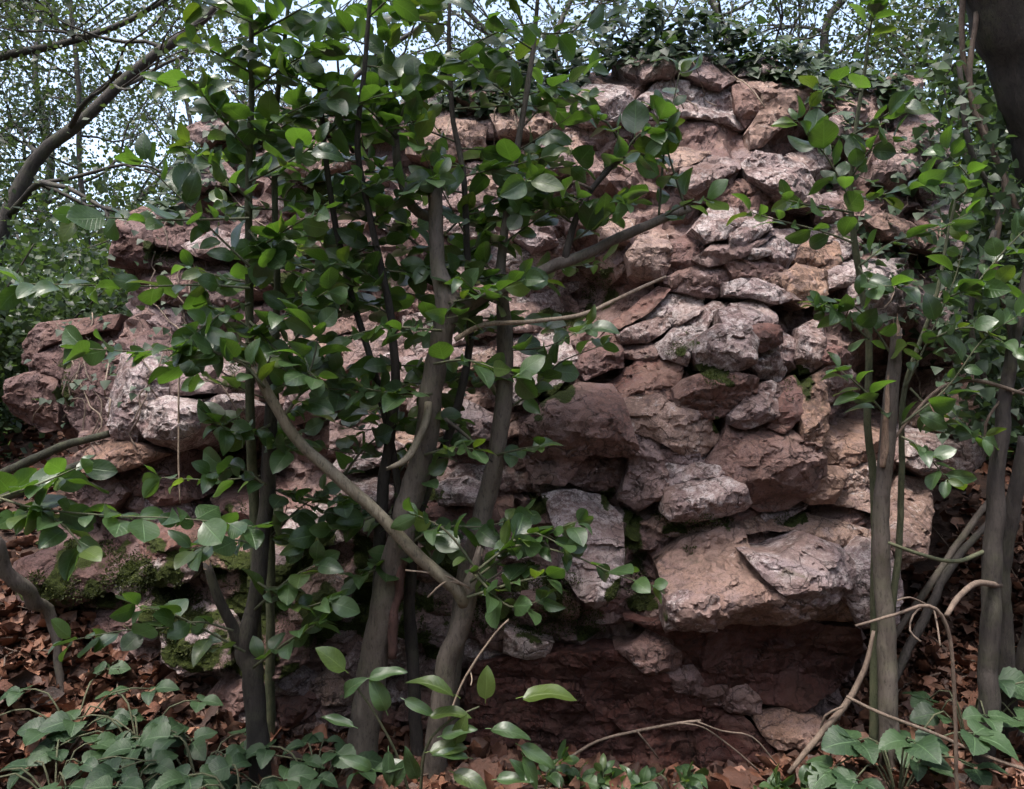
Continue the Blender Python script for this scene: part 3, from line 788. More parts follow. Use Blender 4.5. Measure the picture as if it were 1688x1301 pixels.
def make_stone(poly, H, crest, foot, tint, step=3.6, extra=0.0, seed=0, rough=1.0, thick=None, flatw=False):
    rng = np.random.default_rng(1000 + seed)
    p0 = np.array(poly, float)
    cc0 = p0.mean(0); dv0 = p0 - cc0
    s0_ = math.sqrt(max(1.0, np.ptp(p0[:, 0]) * np.ptp(p0[:, 1])))
    p0 = cc0 + dv0 * (1 + (9.0 if s0_ < 110 else 5.0) / np.maximum(np.hypot(*dv0.T), 8))[:, None]
    poly = p0
    area = 0.5 * abs(np.dot(p0[:, 0], np.roll(p0[:, 1], 1)) - np.dot(p0[:, 1], np.roll(p0[:, 0], 1)))
    size = math.sqrt(area)
    loop = dense_loop(poly, step * 1.25, min(2.6, 0.03 * size + 0.6), seed)
    try:
        P, Fc = fill(loop, step, rng)
    except Exception:
        return None
    if len(Fc) < 4: return None
    d0 = float(D(np.array([p0[:, 0].mean()]), np.array([p0[:, 1].mean()]))[0])
    mpp = d0 / FPX                                  # metres per pixel here
    e = edge_dist(P, loop) * mpp
    lo, hi = loop.min(0), loop.max(0)
    c = (lo + hi) / 2
    u = (P[:, 0] - c[0]) * mpp
    v = -(P[:, 1] - c[1]) * mpp                     # up is positive
    hh = (hi[1] - lo[1]) * mpp
    R = size * mpp * 0.5
    vc = hh / 2 - crest * hh
    vf = hh / 2 - foot * hh
    wob = 0.05 * hh * noise3(np.stack([u * 9, v * 2, u * 0 + seed], -1), 7)
    if flatw:                                       # a broad, nearly plane bedding face
        h = H + rng.uniform(-.05, .05) * u + facets(u, v, 0.2, rng, .14, .008) + 0.25 * facets(u, v, .06, rng, .25, .006) + 0.007 * fbm(np.stack([u * 5, v * 38, u * 0 + seed], -1), 3, 77)
    else:                                           # a convex broken block: a few clean planes meeting at sharp edges
        gxt, gzt = rng.uniform(-0.22, 0.22), rng.uniform(-0.12, 0.12)
        h = H + gxt * u + gzt * v
        st = rng.uniform(0.6, 1.3); su = rng.uniform(0.7, 1.4)
        h = np.minimum(h, H - st * (v - vc + rng.uniform(-.3, .3) * u))
        h = np.minimum(h, H - su * (vf - v + rng.uniform(-.3, .3) * u))
        wd_ = (hi[0] - lo[0]) * mpp * .5
        for sg in (-1, 1):
            h = np.minimum(h, H - rng.uniform(0.1, 0.8 if size > 70 else 0.5) * (sg * u + rng.uniform(-.5, .5) * v - wd_ * rng.uniform(0.1, 0.75)))
        for k in range(rng.integers(0, 3)):
            th = rng.uniform(0, 2 * math.pi)
            h = np.minimum(h, H - rng.uniform(0.5, 1.2) * (u * math.cos(th) + v * math.sin(th) - R * rng.uniform(0.45, 0.9)))
        h = np.maximum(h, H - (0.7 if size > 70 else 0.42) * R - 0.012)
        if size > 60: h = h + 0.45 * facets(u, v, 0.6 * R, rng, .22, .012)
        h = h + 0.36 * facets(u, v, max(0.03, 0.3 * R), rng, .4, .007)
    h = h - min(0.008, 0.08 * R) * np.exp(-e / 0.005)
    W = px_to_world(P, h, extra)
    q = W * np.array([1, 1, 1.5]) + seed * 1.37
    fade = sm(e / 0.01) * 0.6 + 0.4
    W[:, 1] -= rough * fade * (0.004 * fbm(q * 12, 3, 41) + 0.0035 * fbm(q * 34, 3, 51, True) + 0.0018 * noise3(q * 95, 61))
    W[:, 2] += rough * 0.004 * fbm(q * 26, 2, 71)
    n0 = np.cross(W[Fc[:, 1]] - W[Fc[:, 0]], W[Fc[:, 2]] - W[Fc[:, 0]])[:, 1].sum()
    if n0 > 0: Fc = Fc[:, ::-1]
    back = float(W[:, 1].max()) + (thick if thick else 0.10 + 0.5 * R)
    Vv, Ff = close_back(W, Fc, back, 0.92)
    st_o = obj('stone', set_moss(crisp(new_mesh('stone', Vv - np.array(OUT_BASE), Ff, M_ROCK)), moss_mask(P)), outcrop)
    t = TINT[tint]
    j = rng.uniform(-0.12, 0.12, 3)
    st_o.color = (max(0, t[0] + j[0]), max(0, t[1] + j[1]), max(0, t[2] + j[2]), {'d': 0.0, 'm': 0.0}.get(tint, 1))  # dark tints drop alpha for damp, dirt and painted-in shade
    ALLV.append(Vv); ALLF.append(Ff)
    return st_o

for i, (fr, pts, H, cr, ft, ti) in enumerate(STONES):
    poly = fr(pts) if fr else pts
    cover.append(np.array(poly))
    make_stone(poly, H, cr, ft, ti, seed=i, flatw=ti == 'd')

# --- lesser stones wedged between the big ones, following the beds of the rock
def bed(p):                      # into bed space: blocks are wider than tall and dip gently
    a_ = -0.18 if p[0] < 800 else 0.32
    c_, s_ = math.cos(a_), math.sin(a_)
    return np.array([(p[0] * c_ - p[1] * s_) * 0.62, p[0] * s_ + p[1] * c_])
def unbed(q, right):
    a_ = 0.32 if right else -0.18
    c_, s_ = math.cos(a_), math.sin(a_)
    x, y = q[0] / 0.62, q[1]
    return (x * c_ + y * s_, -x * s_ + y * c_)
for right in (False, True):
    seeds = []
    for k in range(5000):
        p = np.array([rs.uniform(780, 1660) if right else rs.uniform(10, 820), rs.uniform(60, 1300)])
        if edge_dist(p[None], SIL)[0] > 60 and not inside(p[None], SIL)[0]: continue
        q = bed(np.array([900.0 if right else 100.0, 0.0]) * 0 + p) if (p[0] >= 800) == right else None
        if q is None: continue
        rr_ = rs.choice([26, 36, 50]) if right else rs.choice([30, 44, 62])
        if seeds and (((np.array(seeds)[:, :2] - q) ** 2).sum(1) < rr_ ** 2).any(): continue
        seeds.append((q[0], q[1], p[0], p[1]))
    SD = np.array(seeds)
    for i in range(len(SD)):
        p = SD[i, 2:]
        if not inside(p[None], SIL)[0] or edge_dist(p[None], SIL)[0] < 26 or p[1] < 115: continue
        if p[0] > 800 and p[1] > 1010 or p[0] < 235 and 510 < p[1] < 740: continue
        q = SD[i, :2]
        poly = [np.array([q[0] + 95 * math.cos(t), q[1] + 95 * math.sin(t)]) for t in np.linspace(0, 2 * math.pi, 9)[:-1]]
        d_ = np.hypot(*(SD[:, :2] - q).T)
        for j in np.argsort(d_)[1:16]:
            mid, nn_ = (SD[j, :2] + q) / 2, SD[j, :2] - q
            out = []
            for a_, b_ in zip(poly, poly[1:] + poly[:1]):
                da, db = (a_ - mid) @ nn_, (b_ - mid) @ nn_
                if da <= 0: out.append(a_)
                if da * db < 0: out.append(a_ + (b_ - a_) * (da / (da - db)))
            poly = out
            if len(poly) < 3: break
        if len(poly) < 3: continue
        pl = [unbed(w, right) for w in poly]
        arr = np.array(pl)
        smp = np.concatenate([arr * .75 + arr.mean(0) * .25, arr * .4 + arr.mean(0) * .6])
        hid = np.zeros(len(smp), bool)
        for c_ in cover: hid |= inside(smp, c_)
        if hid.mean() > .72: continue
        CELLS.append(pl)
CELLS.sort(key=lambda pl: -np.ptp(np.array(pl)[:, 0]) * np.ptp(np.array(pl)[:, 1]))
for k, pl in enumerate(CELLS[:148]):
    low_ = np.array(pl)[:, 1].mean() > 700
    make_stone(pl, rs.uniform(0.0, 0.085), rs.uniform(.3, .6), rs.uniform(.65, .9), rs.choice(list('mmmgbm' if np.array(pl)[:, 0].mean() < 330 else 'pkkgtbgtpm' if not low_ else 'kktbrrgtp')), seed=400 + k, extra=0.03)

base_n, bv, bf = 0, [], []
for Vv, Ff in zip(ALLV, ALLF):
    bv.append(Vv); bf.append(Ff + base_n); base_n += len(Vv)
ROCK_BVH = BVHTree.FromPolygons([tuple(p) for p in np.concatenate(bv)], [tuple(map(int, f)) for f in np.concatenate(bf)])
def cast(px, py):
    o_ = Vector((0, 0, CAMZ))
    d = (at(px, py, 1.0) - o_).normalized()
    loc, nor, idx, dist = ROCK_BVH.ray_cast(o_, d)
    if loc is not None and nor.dot(d) > 0: nor = -nor
    return loc, nor

# ------------------------------------------------------------------ leaf masses (many small leaves in one mesh)
RHOMB = np.array([(0, 0, 0), (0.36, 0.45, 0.05), (0, 1, -0.05), (-0.36, 0.45, 0.05)])
IVYL = np.array([(0, 0, 0), (0.52, 0.1, 0.04), (0.34, 0.52, 0.06), (0, 1, -0.06), (-0.34, 0.52, 0.06), (-0.52, 0.1, 0.04)])
def leaf_mass(name, pos, axis_, nrm, size, mat, parent=None, shape=RHOMB, width=1.0, base=None):
    pos = np.asarray(pos, float); n = len(pos)
    ax = np.asarray(axis_, float); ax = ax / np.linalg.norm(ax, axis=1, keepdims=True)
    nr = np.asarray(nrm, float)
    sd = np.cross(ax, nr); sd /= np.maximum(np.linalg.norm(sd, axis=1, keepdims=True), 1e-6)
    nr = np.cross(sd, ax)
    k = len(shape)
    size = np.broadcast_to(np.asarray(size, float), (n,))
    V = (pos[:, None, :] + size[:, None, None] * (shape[None, :, 0:1] * width * sd[:, None, :] + shape[None, :, 1:2] * ax[:, None, :] + shape[None, :, 2:3] * nr[:, None, :]))
    V = V.reshape(-1, 3)
    if base is not None: V = V - np.array(base)
    idx = np.arange(n)[:, None] * k
    if k == 4:
        F = np.concatenate([idx + np.array([[0, 1, 2]]), idx + np.array([[0, 2, 3]])])
    else:
        F = np.concatenate([idx + np.array([[0, a_, a_ + 1]]) for a_ in range(1, k - 1)] + ([idx + np.array([[0, k - 1, 1]])] if k == 9 else []))
    me = new_mesh(name, V, F, mat, smooth=False)
    at_ = me.attributes.new('leafrand', 'FLOAT', 'POINT')
    at_.data.foreach_set('value', np.repeat(RNG.random(n), k).astype(np.float32))
    return obj(name, me, parent)

def rand_dirs(n, up=0.0, rng=RNG):
    v = rng.normal(size=(n, 3)); v[:, 2] += up
    return v / np.linalg.norm(v, axis=1, keepdims=True)

# ------------------------------------------------------------------ tubes: trunks, branches, twigs
def smooth_path(pts, rad, step):
    pts = [Vector(p) for p in pts]
    rad = list(rad)
    if len(pts) == 2:
        pts.insert(1, (pts[0] + pts[1]) / 2); rad.insert(1, (rad[0] + rad[1]) / 2)
    P = [pts[0] * 2 - pts[1]] + pts + [pts[-1] * 2 - pts[-2]]
    out, ro = [], []
    for i in range(1, len(P) - 2):
        p0, p1, p2, p3 = P[i - 1], P[i], P[i + 1], P[i + 2]
        n = max(2, int((p2 - p1).length / step))
        for k in range(n):
            t = k / n
            out.append(0.5 * ((2 * p1) + (p2 - p0) * t + (2 * p0 - 5 * p1 + 4 * p2 - p3) * t * t + (3 * p1 - p0 - 3 * p2 + p3) * t ** 3))
            ro.append(rad[i - 1] + (rad[i] - rad[i - 1]) * t)
    out.append(pts[-1]); ro.append(rad[-1])
    return out, ro

def tube_data(pts, rad, sides=8, step=0.04, lump=0.08, jag=0.0, seed=0):
    C_, R_ = smooth_path(pts, rad, step)
    n = len(C_)
    C = np.array([tuple(c) for c in C_])
    if lump:
        wv = np.stack([noise3(C * 7 + seed + 11 * k_, 14 + k_) + .6 * noise3(C * 19 + seed + 5 * k_, 24 + k_) for k_ in range(3)], -1)
        C = C + wv * np.array(R_)[:, None] * min(.45, 3.2 * lump) * np.clip(np.minimum(np.arange(n), np.arange(n)[::-1]) / 4, 0, 1)[:, None]
    T = np.gradient(C, axis=0)
    T /= np.maximum(np.linalg.norm(T, axis=1, keepdims=True), 1e-9)
    ref = np.array([0.13, 1.0, 0.21]) if abs(T[0, 1]) < 0.8 else np.array([1.0, 0.1, 0.2])
    A = np.cross(T, ref); A /= np.linalg.norm(A, axis=1, keepdims=True)
    B = np.cross(T, A)
    th = np.arange(sides) / sides * 2 * math.pi
    R = np.array(R_)[:, None] * np.ones((1, sides))
    cc = C[:, None, :] * np.ones((1, sides, 1)) + 0.02 * (np.cos(th)[None, :, None] * A[:, None, :] + np.sin(th)[None, :, None] * B[:, None, :])
    if lump:
        nn = noise3(cc.reshape(-1, 3) * np.array([34, 34, 13]) + seed, 3).reshape(n, sides) + 0.7 * noise3(C[:, None, :].repeat(sides, 1).reshape(-1, 3) * 9 + seed, 4).reshape(n, sides)
        R = R * (1 + lump * nn)
        kn = noise3(C * np.array([3, 3, 7]) + seed * 2.3, 6)
        R = R * (1 + (0.3 if np.max(R_) < .05 else 0.0) * np.clip(kn - .55, 0, 1))[:, None]
    V = C[:, None, :] + R[:, :, None] * (np.cos(th)[None, :, None] * A[:, None, :] + np.sin(th)[None, :, None] * B[:, None, :])
    if jag:
        rr = np.random.default_rng(seed + 3)
        V[-1] += T[-1] * rr.uniform(-0.6, 1.0, (sides, 1)) * jag
    V = np.concatenate([V.reshape(-1, 3), C[:1], C[-1:] - T[-1:] * (jag * 0.5)])
    F = []
    for i in range(n - 1):
        for j in range(sides):
            a_, b_ = i * sides + j, i * sides + (j + 1) % sides
            F.append((a_, b_, b_ + sides, a_ + sides))
    s, t_ = n * sides, n * sides + 1
    for j in range(sides):
        F.append((s, (j + 1) % sides, j)); F.append((t_, (n - 1) * sides + j, (n - 1) * sides + (j + 1) % sides))
    return V, F

def tube(name, pts, rad, mat, parent, sides=8, step=0.04, lump=0.08, jag=0.0, seed=0):
    V, F = tube_data(pts, rad, sides, step, lump, jag, seed)
    if parent is not None: V = V - np.array(parent.location)
    return obj(name, new_mesh(name, V, F, mat), parent)

def splinters(parent, p, direction, r, length, n=7, seed=0, mat=None):
    """torn pale wood where a stem snapped"""
    rr = random.Random(seed)
    d = Vector(direction).normalized()
    V, F = [], []
    s1 = d.orthogonal().normalized(); s2 = d.cross(s1)
    for k in range(n):
        th = k / n * 2 * math.pi
        c = Vector(p) + (s1 * math.cos(th) + s2 * math.sin(th)) * r * 0.55
        L = length * rr.uniform(0.35, 1.0)
        w = r * rr.uniform(0.35, 0.6)
        tip = c + d * L + (s1 * rr.uniform(-1, 1) + s2 * rr.uniform(-1, 1)) * r * 0.25
        b = len(V)
        for q in range(4):
            a_ = q / 4 * 2 * math.pi
            V.append(c - d * r * 1.2 + (s1 * math.cos(a_) + s2 * math.sin(a_)) * w)
        V.append(tip)
        F += [(b + q, b + (q + 1) % 4, b + 4) for q in range(4)] + [(b + 3, b + 2, b + 1, b)]
    V = np.array([tuple(v) for v in V]) - np.array(parent.location)
    return obj('broken_tip', new_mesh('broken_tip', V, F, mat or M_WOOD, smooth=False), parent)

# ------------------------------------------------------------------ single leaves
def leaf_mesh(name, mat, width, fold, curl, wave, rows=9, serr=0.0, tipp=1.0, seed=0, asym=0.0, base_w=0.8):
    rr = np.random.default_rng(seed)
    cols = [-1, -0.55, 0, 0.55, 1]
    V, UV, F = [], [], []
    ph = rr.uniform(0, 6.28)
    for i in range(rows + 1):
        v = i / rows
        w = width * max(0.0, math.sin(math.pi * v ** base_w)) ** 0.62 * (1 - 0.15 * max(0, v - 0.7) / 0.3 * tipp)
        if i == 0: w = 0.012
        if i == rows: w = 0.004
        sr = 1 + (serr if i % 2 else -serr)
        for u in cols:
            x = u * w * (sr if abs(u) == 1 else 1) * (1 + asym * (u > 0))
            z = fold * abs(x) + curl * (v - 0.35) ** 2 * -1 + wave * abs(u) * math.sin(v * 9 + ph + u)
            V.append((x, v - (serr * 0.1 * abs(u)), z)); UV.append((0.5 + u * 0.5, v))
    nc = len(cols)
    for i in range(rows):
        for j in range(nc - 1):
            a_ = i * nc + j
            F.append((a_, a_ + 1, a_ + nc + 1, a_ + nc))
    # petiole
    b = len(V)
    for (x, y, z) in ((-0.012, -0.13, -0.02), (0.012, -0.13, -0.02), (0.012, 0.02, 0.004), (-0.012, 0.02, 0.004)):
        V.append((x, y, z)); UV.append((0.5, 0.0))
    F.append((b, b + 1, b + 2, b + 3))
    return new_mesh(name, V, F, mat, True, UV)

LAUREL = [leaf_mesh('leaf_blade', M_LEAF, w, f, c, wv, seed=i, base_w=bw) for i, (w, f, c, wv, bw) in enumerate(
    [(.33, .28, .3, .014, .85), (.37, .2, .15, .025, .9), (.29, .4, .5, .012, .8), (.39, .15, -.15, .022, .95), (.34, .5, .25, .026, .85), (.36, .1, .45, .02, .9), (.27, .3, .8, .02, .8), (.31, -.2, .5, .03, .9)])]
YOUNG = [leaf_mesh('leaf_blade', M_LEAFY, w, f, c, wv, seed=20 + i, base_w=bw) for i, (w, f, c, wv, bw) in enumerate(
    [(.27, .25, .2, .02, .8), (.33, .2, .3, .03, .9), (.22, .3, .5, .03, .8)])]
LONG = [leaf_mesh('leaf_blade', M_LEAF, w, f, c, wv, rows=12, seed=30 + i, base_w=.75) for i, (w, f, c, wv) in enumerate(
    [(.19, .35, .3, .03), (.22, .25, .5, .03), (.17, .5, .2, .04)])]
BRAM = [leaf_mesh('leaf_blade', M_BRAM, w, f, c, wv, rows=14, serr=.045, seed=40 + i, base_w=bw) for i, (w, f, c, wv, bw) in enumerate(
    [(.40, .22, .5, .02, .62), (.44, .12, .35, .03, .6), (.37, .3, .6, .02, .65), (.46, .18, .2, .03, .58)])]
def dead_mesh(i):
    r = np.random.default_rng(60 + i)
    me = leaf_mesh('dead_leaf_blade', M_DEAD, r.uniform(.28, .46), r.uniform(-.3, .8), r.uniform(-1.0, 1.4), r.uniform(.03, .09), rows=10, serr=r.choice([0, .03, .1]), seed=60 + i, base_w=r.uniform(.65, 1.0))
    return me
DEAD = [dead_mesh(i) for i in range(10)]

def leaf_matrix(p, axis_, normal, size, wid=1.0):
    a_ = Vector(axis_).normalized()
    s = a_.cross(Vector(normal))
    if s.length < 1e-4: s = a_.orthogonal()
    s.normalize()
    n = s.cross(a_)
    m = Matrix((s * size * wid, a_ * size, n * size)).transposed().to_4x4()
    m.translation = p
    return m

LR = random.Random(21)
def put_leaf(parent, p, axis_, normal, size, meshes, name='leaf', wid=None, twig=None):
    o = bpy.data.objects.new(name, LR.choice(meshes))
    COL.objects.link(o)
    m = leaf_matrix(Vector(p) + Vector(axis_).normalized() * size * 0.13, axis_, normal, size, wid or LR.uniform(0.85, 1.15))
    if parent is not None:
        o.parent = twig or parent          # a twig sits at its sapling's origin
        m.translation = m.translation - parent.location
    o.matrix_basis = m
    return o

UP = Vector((0, 0, 1))
def shoot(parent, pts, n, size, r0=0.006, mat=None, meshes=None, start=0.12, young=0.13, spread=55, flat=0.85, tip=3, seed=0, face=0.33):
    """a leafy twig: tube along pts (world points), leaves set alternately along it and a rosette at the tip"""
    rr = random.Random(seed * 77 + 5)
    n = int(n * 1.5 + .5); size *= 1.06
    meshes = meshes or LAUREL
    tw = tube('twig', pts, [r0] + [r0 * (0.75 - 0.4 * k / max(1, len(pts) - 2)) for k in range(len(pts) - 1)], mat or M_STEM, parent, sides=6, step=0.03, lump=0.05, seed=seed)
    C_, _ = smooth_path(pts, [1] * len(pts), 0.02)
    N = len(C_)
    ph = rr.uniform(0, 6.28)
    for k in range(n + tip):
        at_tip = k >= n
        t = 1.0 if at_tip else start + (1 - start) * (k + rr.uniform(0.1, 0.6)) / n
        i = min(N - 2, max(0, int(t * (N - 1))))
        p = C_[i] if not at_tip else C_[-1]
        d = (C_[min(i + 1, N - 1)] - C_[max(i - 1, 0)]).normalized()
        side = d.cross(UP)
        if side.length < 0.25: side = d.cross(Vector((0, 1, 0.01)))
        side.normalize()
        up2 = side.cross(d).normalized()
        if at_tip:
            an = ph + (k - n) * 2.4
            out = (side * math.cos(an) + up2 * math.sin(an))
            a_ = d * rr.uniform(0.7, 1.4) + out
        else:
            sgn = 1 if k % 2 else -1
            roll = (0 if abs(d.z) < 0.6 else rr.uniform(-1.5, 1.5)) + rr.uniform(-0.5, 0.5)
            out = side * sgn * math.cos(roll) + up2 * math.sin(roll)
            an = math.radians(spread + rr.uniform(-22, 22))
            a_ = d * math.cos(an) + out * math.sin(an)
        a_ = a_ + UP * rr.uniform(-0.35, 0.30)
        nrm = UP * flat * rr.choice([.7, 1.3, 1.6]) + Vector((rr.gauss(0, 1), rr.gauss(0, 1), rr.gauss(0, 1))) * 0.42
        if rr.random() < face: nrm = Vector((rr.gauss(0, .4), -1, rr.uniform(-.3, .7)))
        s = size * rr.uniform(0.55, 1.25) * (0.85 if at_tip else 1)
        put_leaf(parent, p, a_, nrm, s, YOUNG if (meshes is LAUREL and rr.random() < young) else meshes, twig=tw)

def L3(pxs, d0, d1=None):
    """pixel polyline -> world points, depth running from d0 to d1"""
    d1 = d0 if d1 is None else d1
    n = len(pxs)
    return [at(x, y, d0 + (d1 - d0) * i / max(1, n - 1)) for i, (x, y) in enumerate(pxs)]

def stem_base(px, py, d):
    p = at(px, py, d)
    z = float(ground_h(np.array([p.x]), np.array([p.y]))[0])
    return Vector((p.x, p.y, z))

def rpx(w, d):           # radius in metres of something w pixels wide at depth d
    return 0.5 * w / FPX * d

def laterals(parent, stem_pts, n, length, leaves, size, seed, t0=0.1, t1=1.0, bias=None, young=0.13, rise=0.25):
    """side shoots off a stem"""
    rr = random.Random(seed)
    C_, _ = smooth_path(stem_pts, [1] * len(stem_pts), 0.02)
    n = int(n * .8); length *= 1.3; leaves += 1
    for k in range(n):
        t = t0 + (t1 - t0) * (k + rr.uniform(0.0, 0.9)) / n
        p = C_[min(len(C_) - 1, int(t * (len(C_) - 1)))]
        an = k * 2.4 + rr.uniform(-0.6, 0.6)
        d = Vector((math.copysign(abs(math.cos(an)) ** .6, math.cos(an)), math.sin(an) * 0.6, rise * .5 + rr.uniform(-0.22, 0.25)))
        if bias: d = d + Vector(bias)
        d.normalize()
        L = length * rr.uniform(0.55, 1.25)
        mid = p + d * L * 0.5 + Vector((0, 0, rr.uniform(-.02, .03)))
        end = p + d * L + Vector((rr.uniform(-.03, .03), rr.uniform(-.03, .03), rr.uniform(-.06, .05)))
        shoot(parent, [p, mid, end], max(2, int(leaves * rr.uniform(0.6, 1.3))), size, 0.0035, seed=seed * 131 + k, young=young, tip=rr.choice([1, 2, 3]))

# ------------------------------------------------------------------ the saplings
# snapped sapling in the middle
b = stem_base(590, 1262, 2.92)
S = thing('sapling', b, 'tall grey sapling with snapped top and one long bare branch reaching right', 'tree', 'saplings in front of the outcrop')
px = [(615,1090),(642,950),(670,845),(697,750),(713,650),(729,545),(737,500),(722,440),(720,380),(717,312)]
dd = [2.9,2.87,2.85,2.83,2.8,2.78,2.77,2.76,2.75,2.74]
wd = [48,45,43,41,39,37,42,26,25,24]
pts = [b + Vector((0, 0, -0.06))] + [at(x, y, d) for (x, y), d in zip(px, dd)]
tube('trunk', pts, [rpx(54, 2.92)] + [rpx(w, d) for w, d in zip(wd, dd)], M_BARK, S, 14, 0.03, 0.05, 0.02, 1)
splinters(S, pts[-1], (pts[-1] - pts[-2]), rpx(24, 2.74), 0.055, 7, 3)
tube('torn_strip', L3([(646,1085),(655,1000),(662,930),(672,880)], 2.855, 2.83), [.016,.021,.018,.006], M_BARK_RED, S, 8, .02, .35, .01, 2)
bp = L3([(737,503),(775,497),(840,470),(930,434),(1010,398),(1080,366),(1135,345)], 2.76, 2.95)
tube('branch', bp, [.05,.036,.024,.0215,.019,.017,.015], M_BARK, S, 10, .03, .1, .01, 3)
tube('branch', L3([(930,434),(946,370),(975,312),(1008,276),(1026,258),(1022,234)], 2.85, 2.8), [.014,.012,.010,.0085,.008,.006], M_BARK_DARK, S, 8, .03, .1, 0, 4)
tube('branch', L3([(975,312),(948,300),(925,304)], 2.82, 2.8), [.006,.005,.003], M_TWIG, S, 6, .03, .1, 0, 5)
tube('broken_branch', L3([(706,664),(703,690),(690,725),(668,758),(640,772)], 2.76, 2.66), [.014,.014,.014,.012,.006], M_BARK_PALE, S, 8, .02, .1, .012, 6)
tube('twig', L3([(750,560),(800,535),(880,530),(960,518),(1040,482),(1098,456)], 2.74, 2.85), [.010,.009,.008,.008,.007,.005], M_DRY, S, 7, .03, .1, .004, 7)
tube('twig', L3([(733,690),(770,720),(812,762)], 2.8, 2.8), [.008,.006,.004], M_BARK_DARK, S, 6, .03, .1, 0, 8)
tube('branch', L3([(718,360),(690,350),(668,320),(655,255),(652,200)], 2.8, 2.85), [.018,.018,.017,.016,.012], M_BARK, S, 8, .03, .1, 0, 9)
k = 0
for (x0, y0, x1, y1, d, n) in [(722,430,600,360,2.9,9),(720,400,820,330,2.92,8),(655,230,560,150,2.75,9),(655,210,720,110,2.7,9),(652,200,640,60,2.75,8),
        (715,600,850,620,2.6,7),(713,650,600,640,2.65,8),(729,545,560,560,2.62,9),(735,500,860,460,2.65,7),(735,470,600,440,2.9,9),(722,440,840,400,2.92,8),
        (1022,234,960,190,2.78,6),(1026,258,1100,215,2.8,6),(940,400,1040,330,2.78,7),(960,330,890,300,2.75,7),(1080,366,1160,330,2.85,4),(946,370,860,350,2.8,8),(990,290,1060,260,2.8,5),
        (700,750,780,740,2.7,5),(655,280,480,300,2.85,9),(660,300,560,250,2.85,8),(652,215,580,60,2.8,8),(1085,366,1120,120,2.85,7),(1130,345,1080,180,2.85,6)]:
    k += 1
    shoot(S, L3([(x0, y0), ((x0 + x1) / 2 + random.uniform(-12, 12), (y0 + y1) / 2 + random.uniform(-18, 8)), (x1, y1)], d + 0.08, d), n, .098, .005, seed=k, tip=3)

# arched pale sapling
b = stem_base(712, 1230, 2.86)
S = thing('sapling', b, 'pale olive sapling bent into a long arch, its broken tip up left', 'tree', 'saplings in front of the outcrop')
tube('trunk', [b + Vector((0, 0, -.05))] + L3([(735,1110),(755,1045),(770,985),(782,945),(791,905)], 2.8, 2.76), [rpx(40,2.8),rpx(36,2.8),rpx(34,2.8),rpx(32,2.8),rpx(22,2.8),rpx(11,2.8)], M_BARK, S, 12, .03, .06, .02, 11)
splinters(S, at(791, 908, 2.76), (0.1, 0, 1), rpx(12, 2.76), .04, 5, 12)
arch = L3([(766,1000),(755,975),(720,944),(672,900),(625,848),(562,790),(502,737),(466,690),(436,640),(420,603)], 2.77, 2.5)
tube('branch', arch, [rpx(w, 2.65) for w in (22,22,21,21,20,20,18,17,16,13)], M_BARK_PALE, S, 12, .03, .05, .008, 13)
splinters(S, arch[-1], arch[-1] - arch[-2], rpx(15, 2.5), .03, 5, 14)
for (pp, m) in [([(775,970),(730,948),(668,940)], M_DRY), ([(765,965),(735,958),(705,985)], M_DRY), ([(770,985),(800,960),(832,940)], M_BARK_DARK)]:
    tube('twig', L3(pp, 2.72, 2.68), [.005,.004,.003], m, S, 6, .03, .1, 0, 15)
for j, (pp, n, d) in enumerate([([(775,960),(830,920),(900,880),(950,860)], 9, 2.65), ([(780,945),(850,900),(940,915),(1010,945),(1075,965)], 10, 2.6), ([(466,690),(500,640),(520,580),(525,540)], 8, 2.5),
        ([(672,900),(720,870),(800,868),(860,850)], 9, 2.8), ([(770,985),(850,960),(900,950)], 6, 2.6), ([(625,848),(560,870),(500,890)], 7, 2.8), ([(800,960),(740,880),(690,850)], 6, 2.62), ([(436,640),(400,600),(330,575)], 8, 2.45), ([(672,900),(640,930),(590,950)], 7, 2.86), ([(720,944),(700,900),(660,880)], 6, 2.88), ([(562,790),(600,740),(650,700)], 6, 2.9), ([(780,945),(840,1000),(890,990)], 6, 2.62), ([(800,930),(870,880),(930,900)], 8, 2.62)]):
    shoot(S, L3(pp, d + .06, d), n, .095, .0055, seed=100 + j)

# slim grey sapling standing behind
b = stem_base(725, 1190, 3.08)
S = thing('sapling', b, 'slim grey sapling standing just behind the snapped one, thin leafy top', 'tree', 'saplings in front of the outcrop')
st = [b + Vector((0, 0, -.05))] + L3([(760,1000),(800,830),(818,755),(829,680),(833,560),(826,450),(836,345),(852,250),(872,130),(884,30),(890,-60)], 3.02, 2.85)
tube('trunk', st, [rpx(w, 3) for w in (36,33,31,30,29,27,17,12,10,9,7,5)], M_BARK, S, 12, .035, .06, 0, 21)
laterals(S, st, 26, .28, 7, .095, 31, .55, 1.0, (0, -.35, .05))
shoot(S, L3([(820,750),(860,740),(890,735)], 2.95, 2.8), 4, .09, .005, seed=130)
shoot(S, L3([(829,680),(870,650),(920,600),(990,570)], 3.0, 2.9), 6, .085, .005, seed=131)

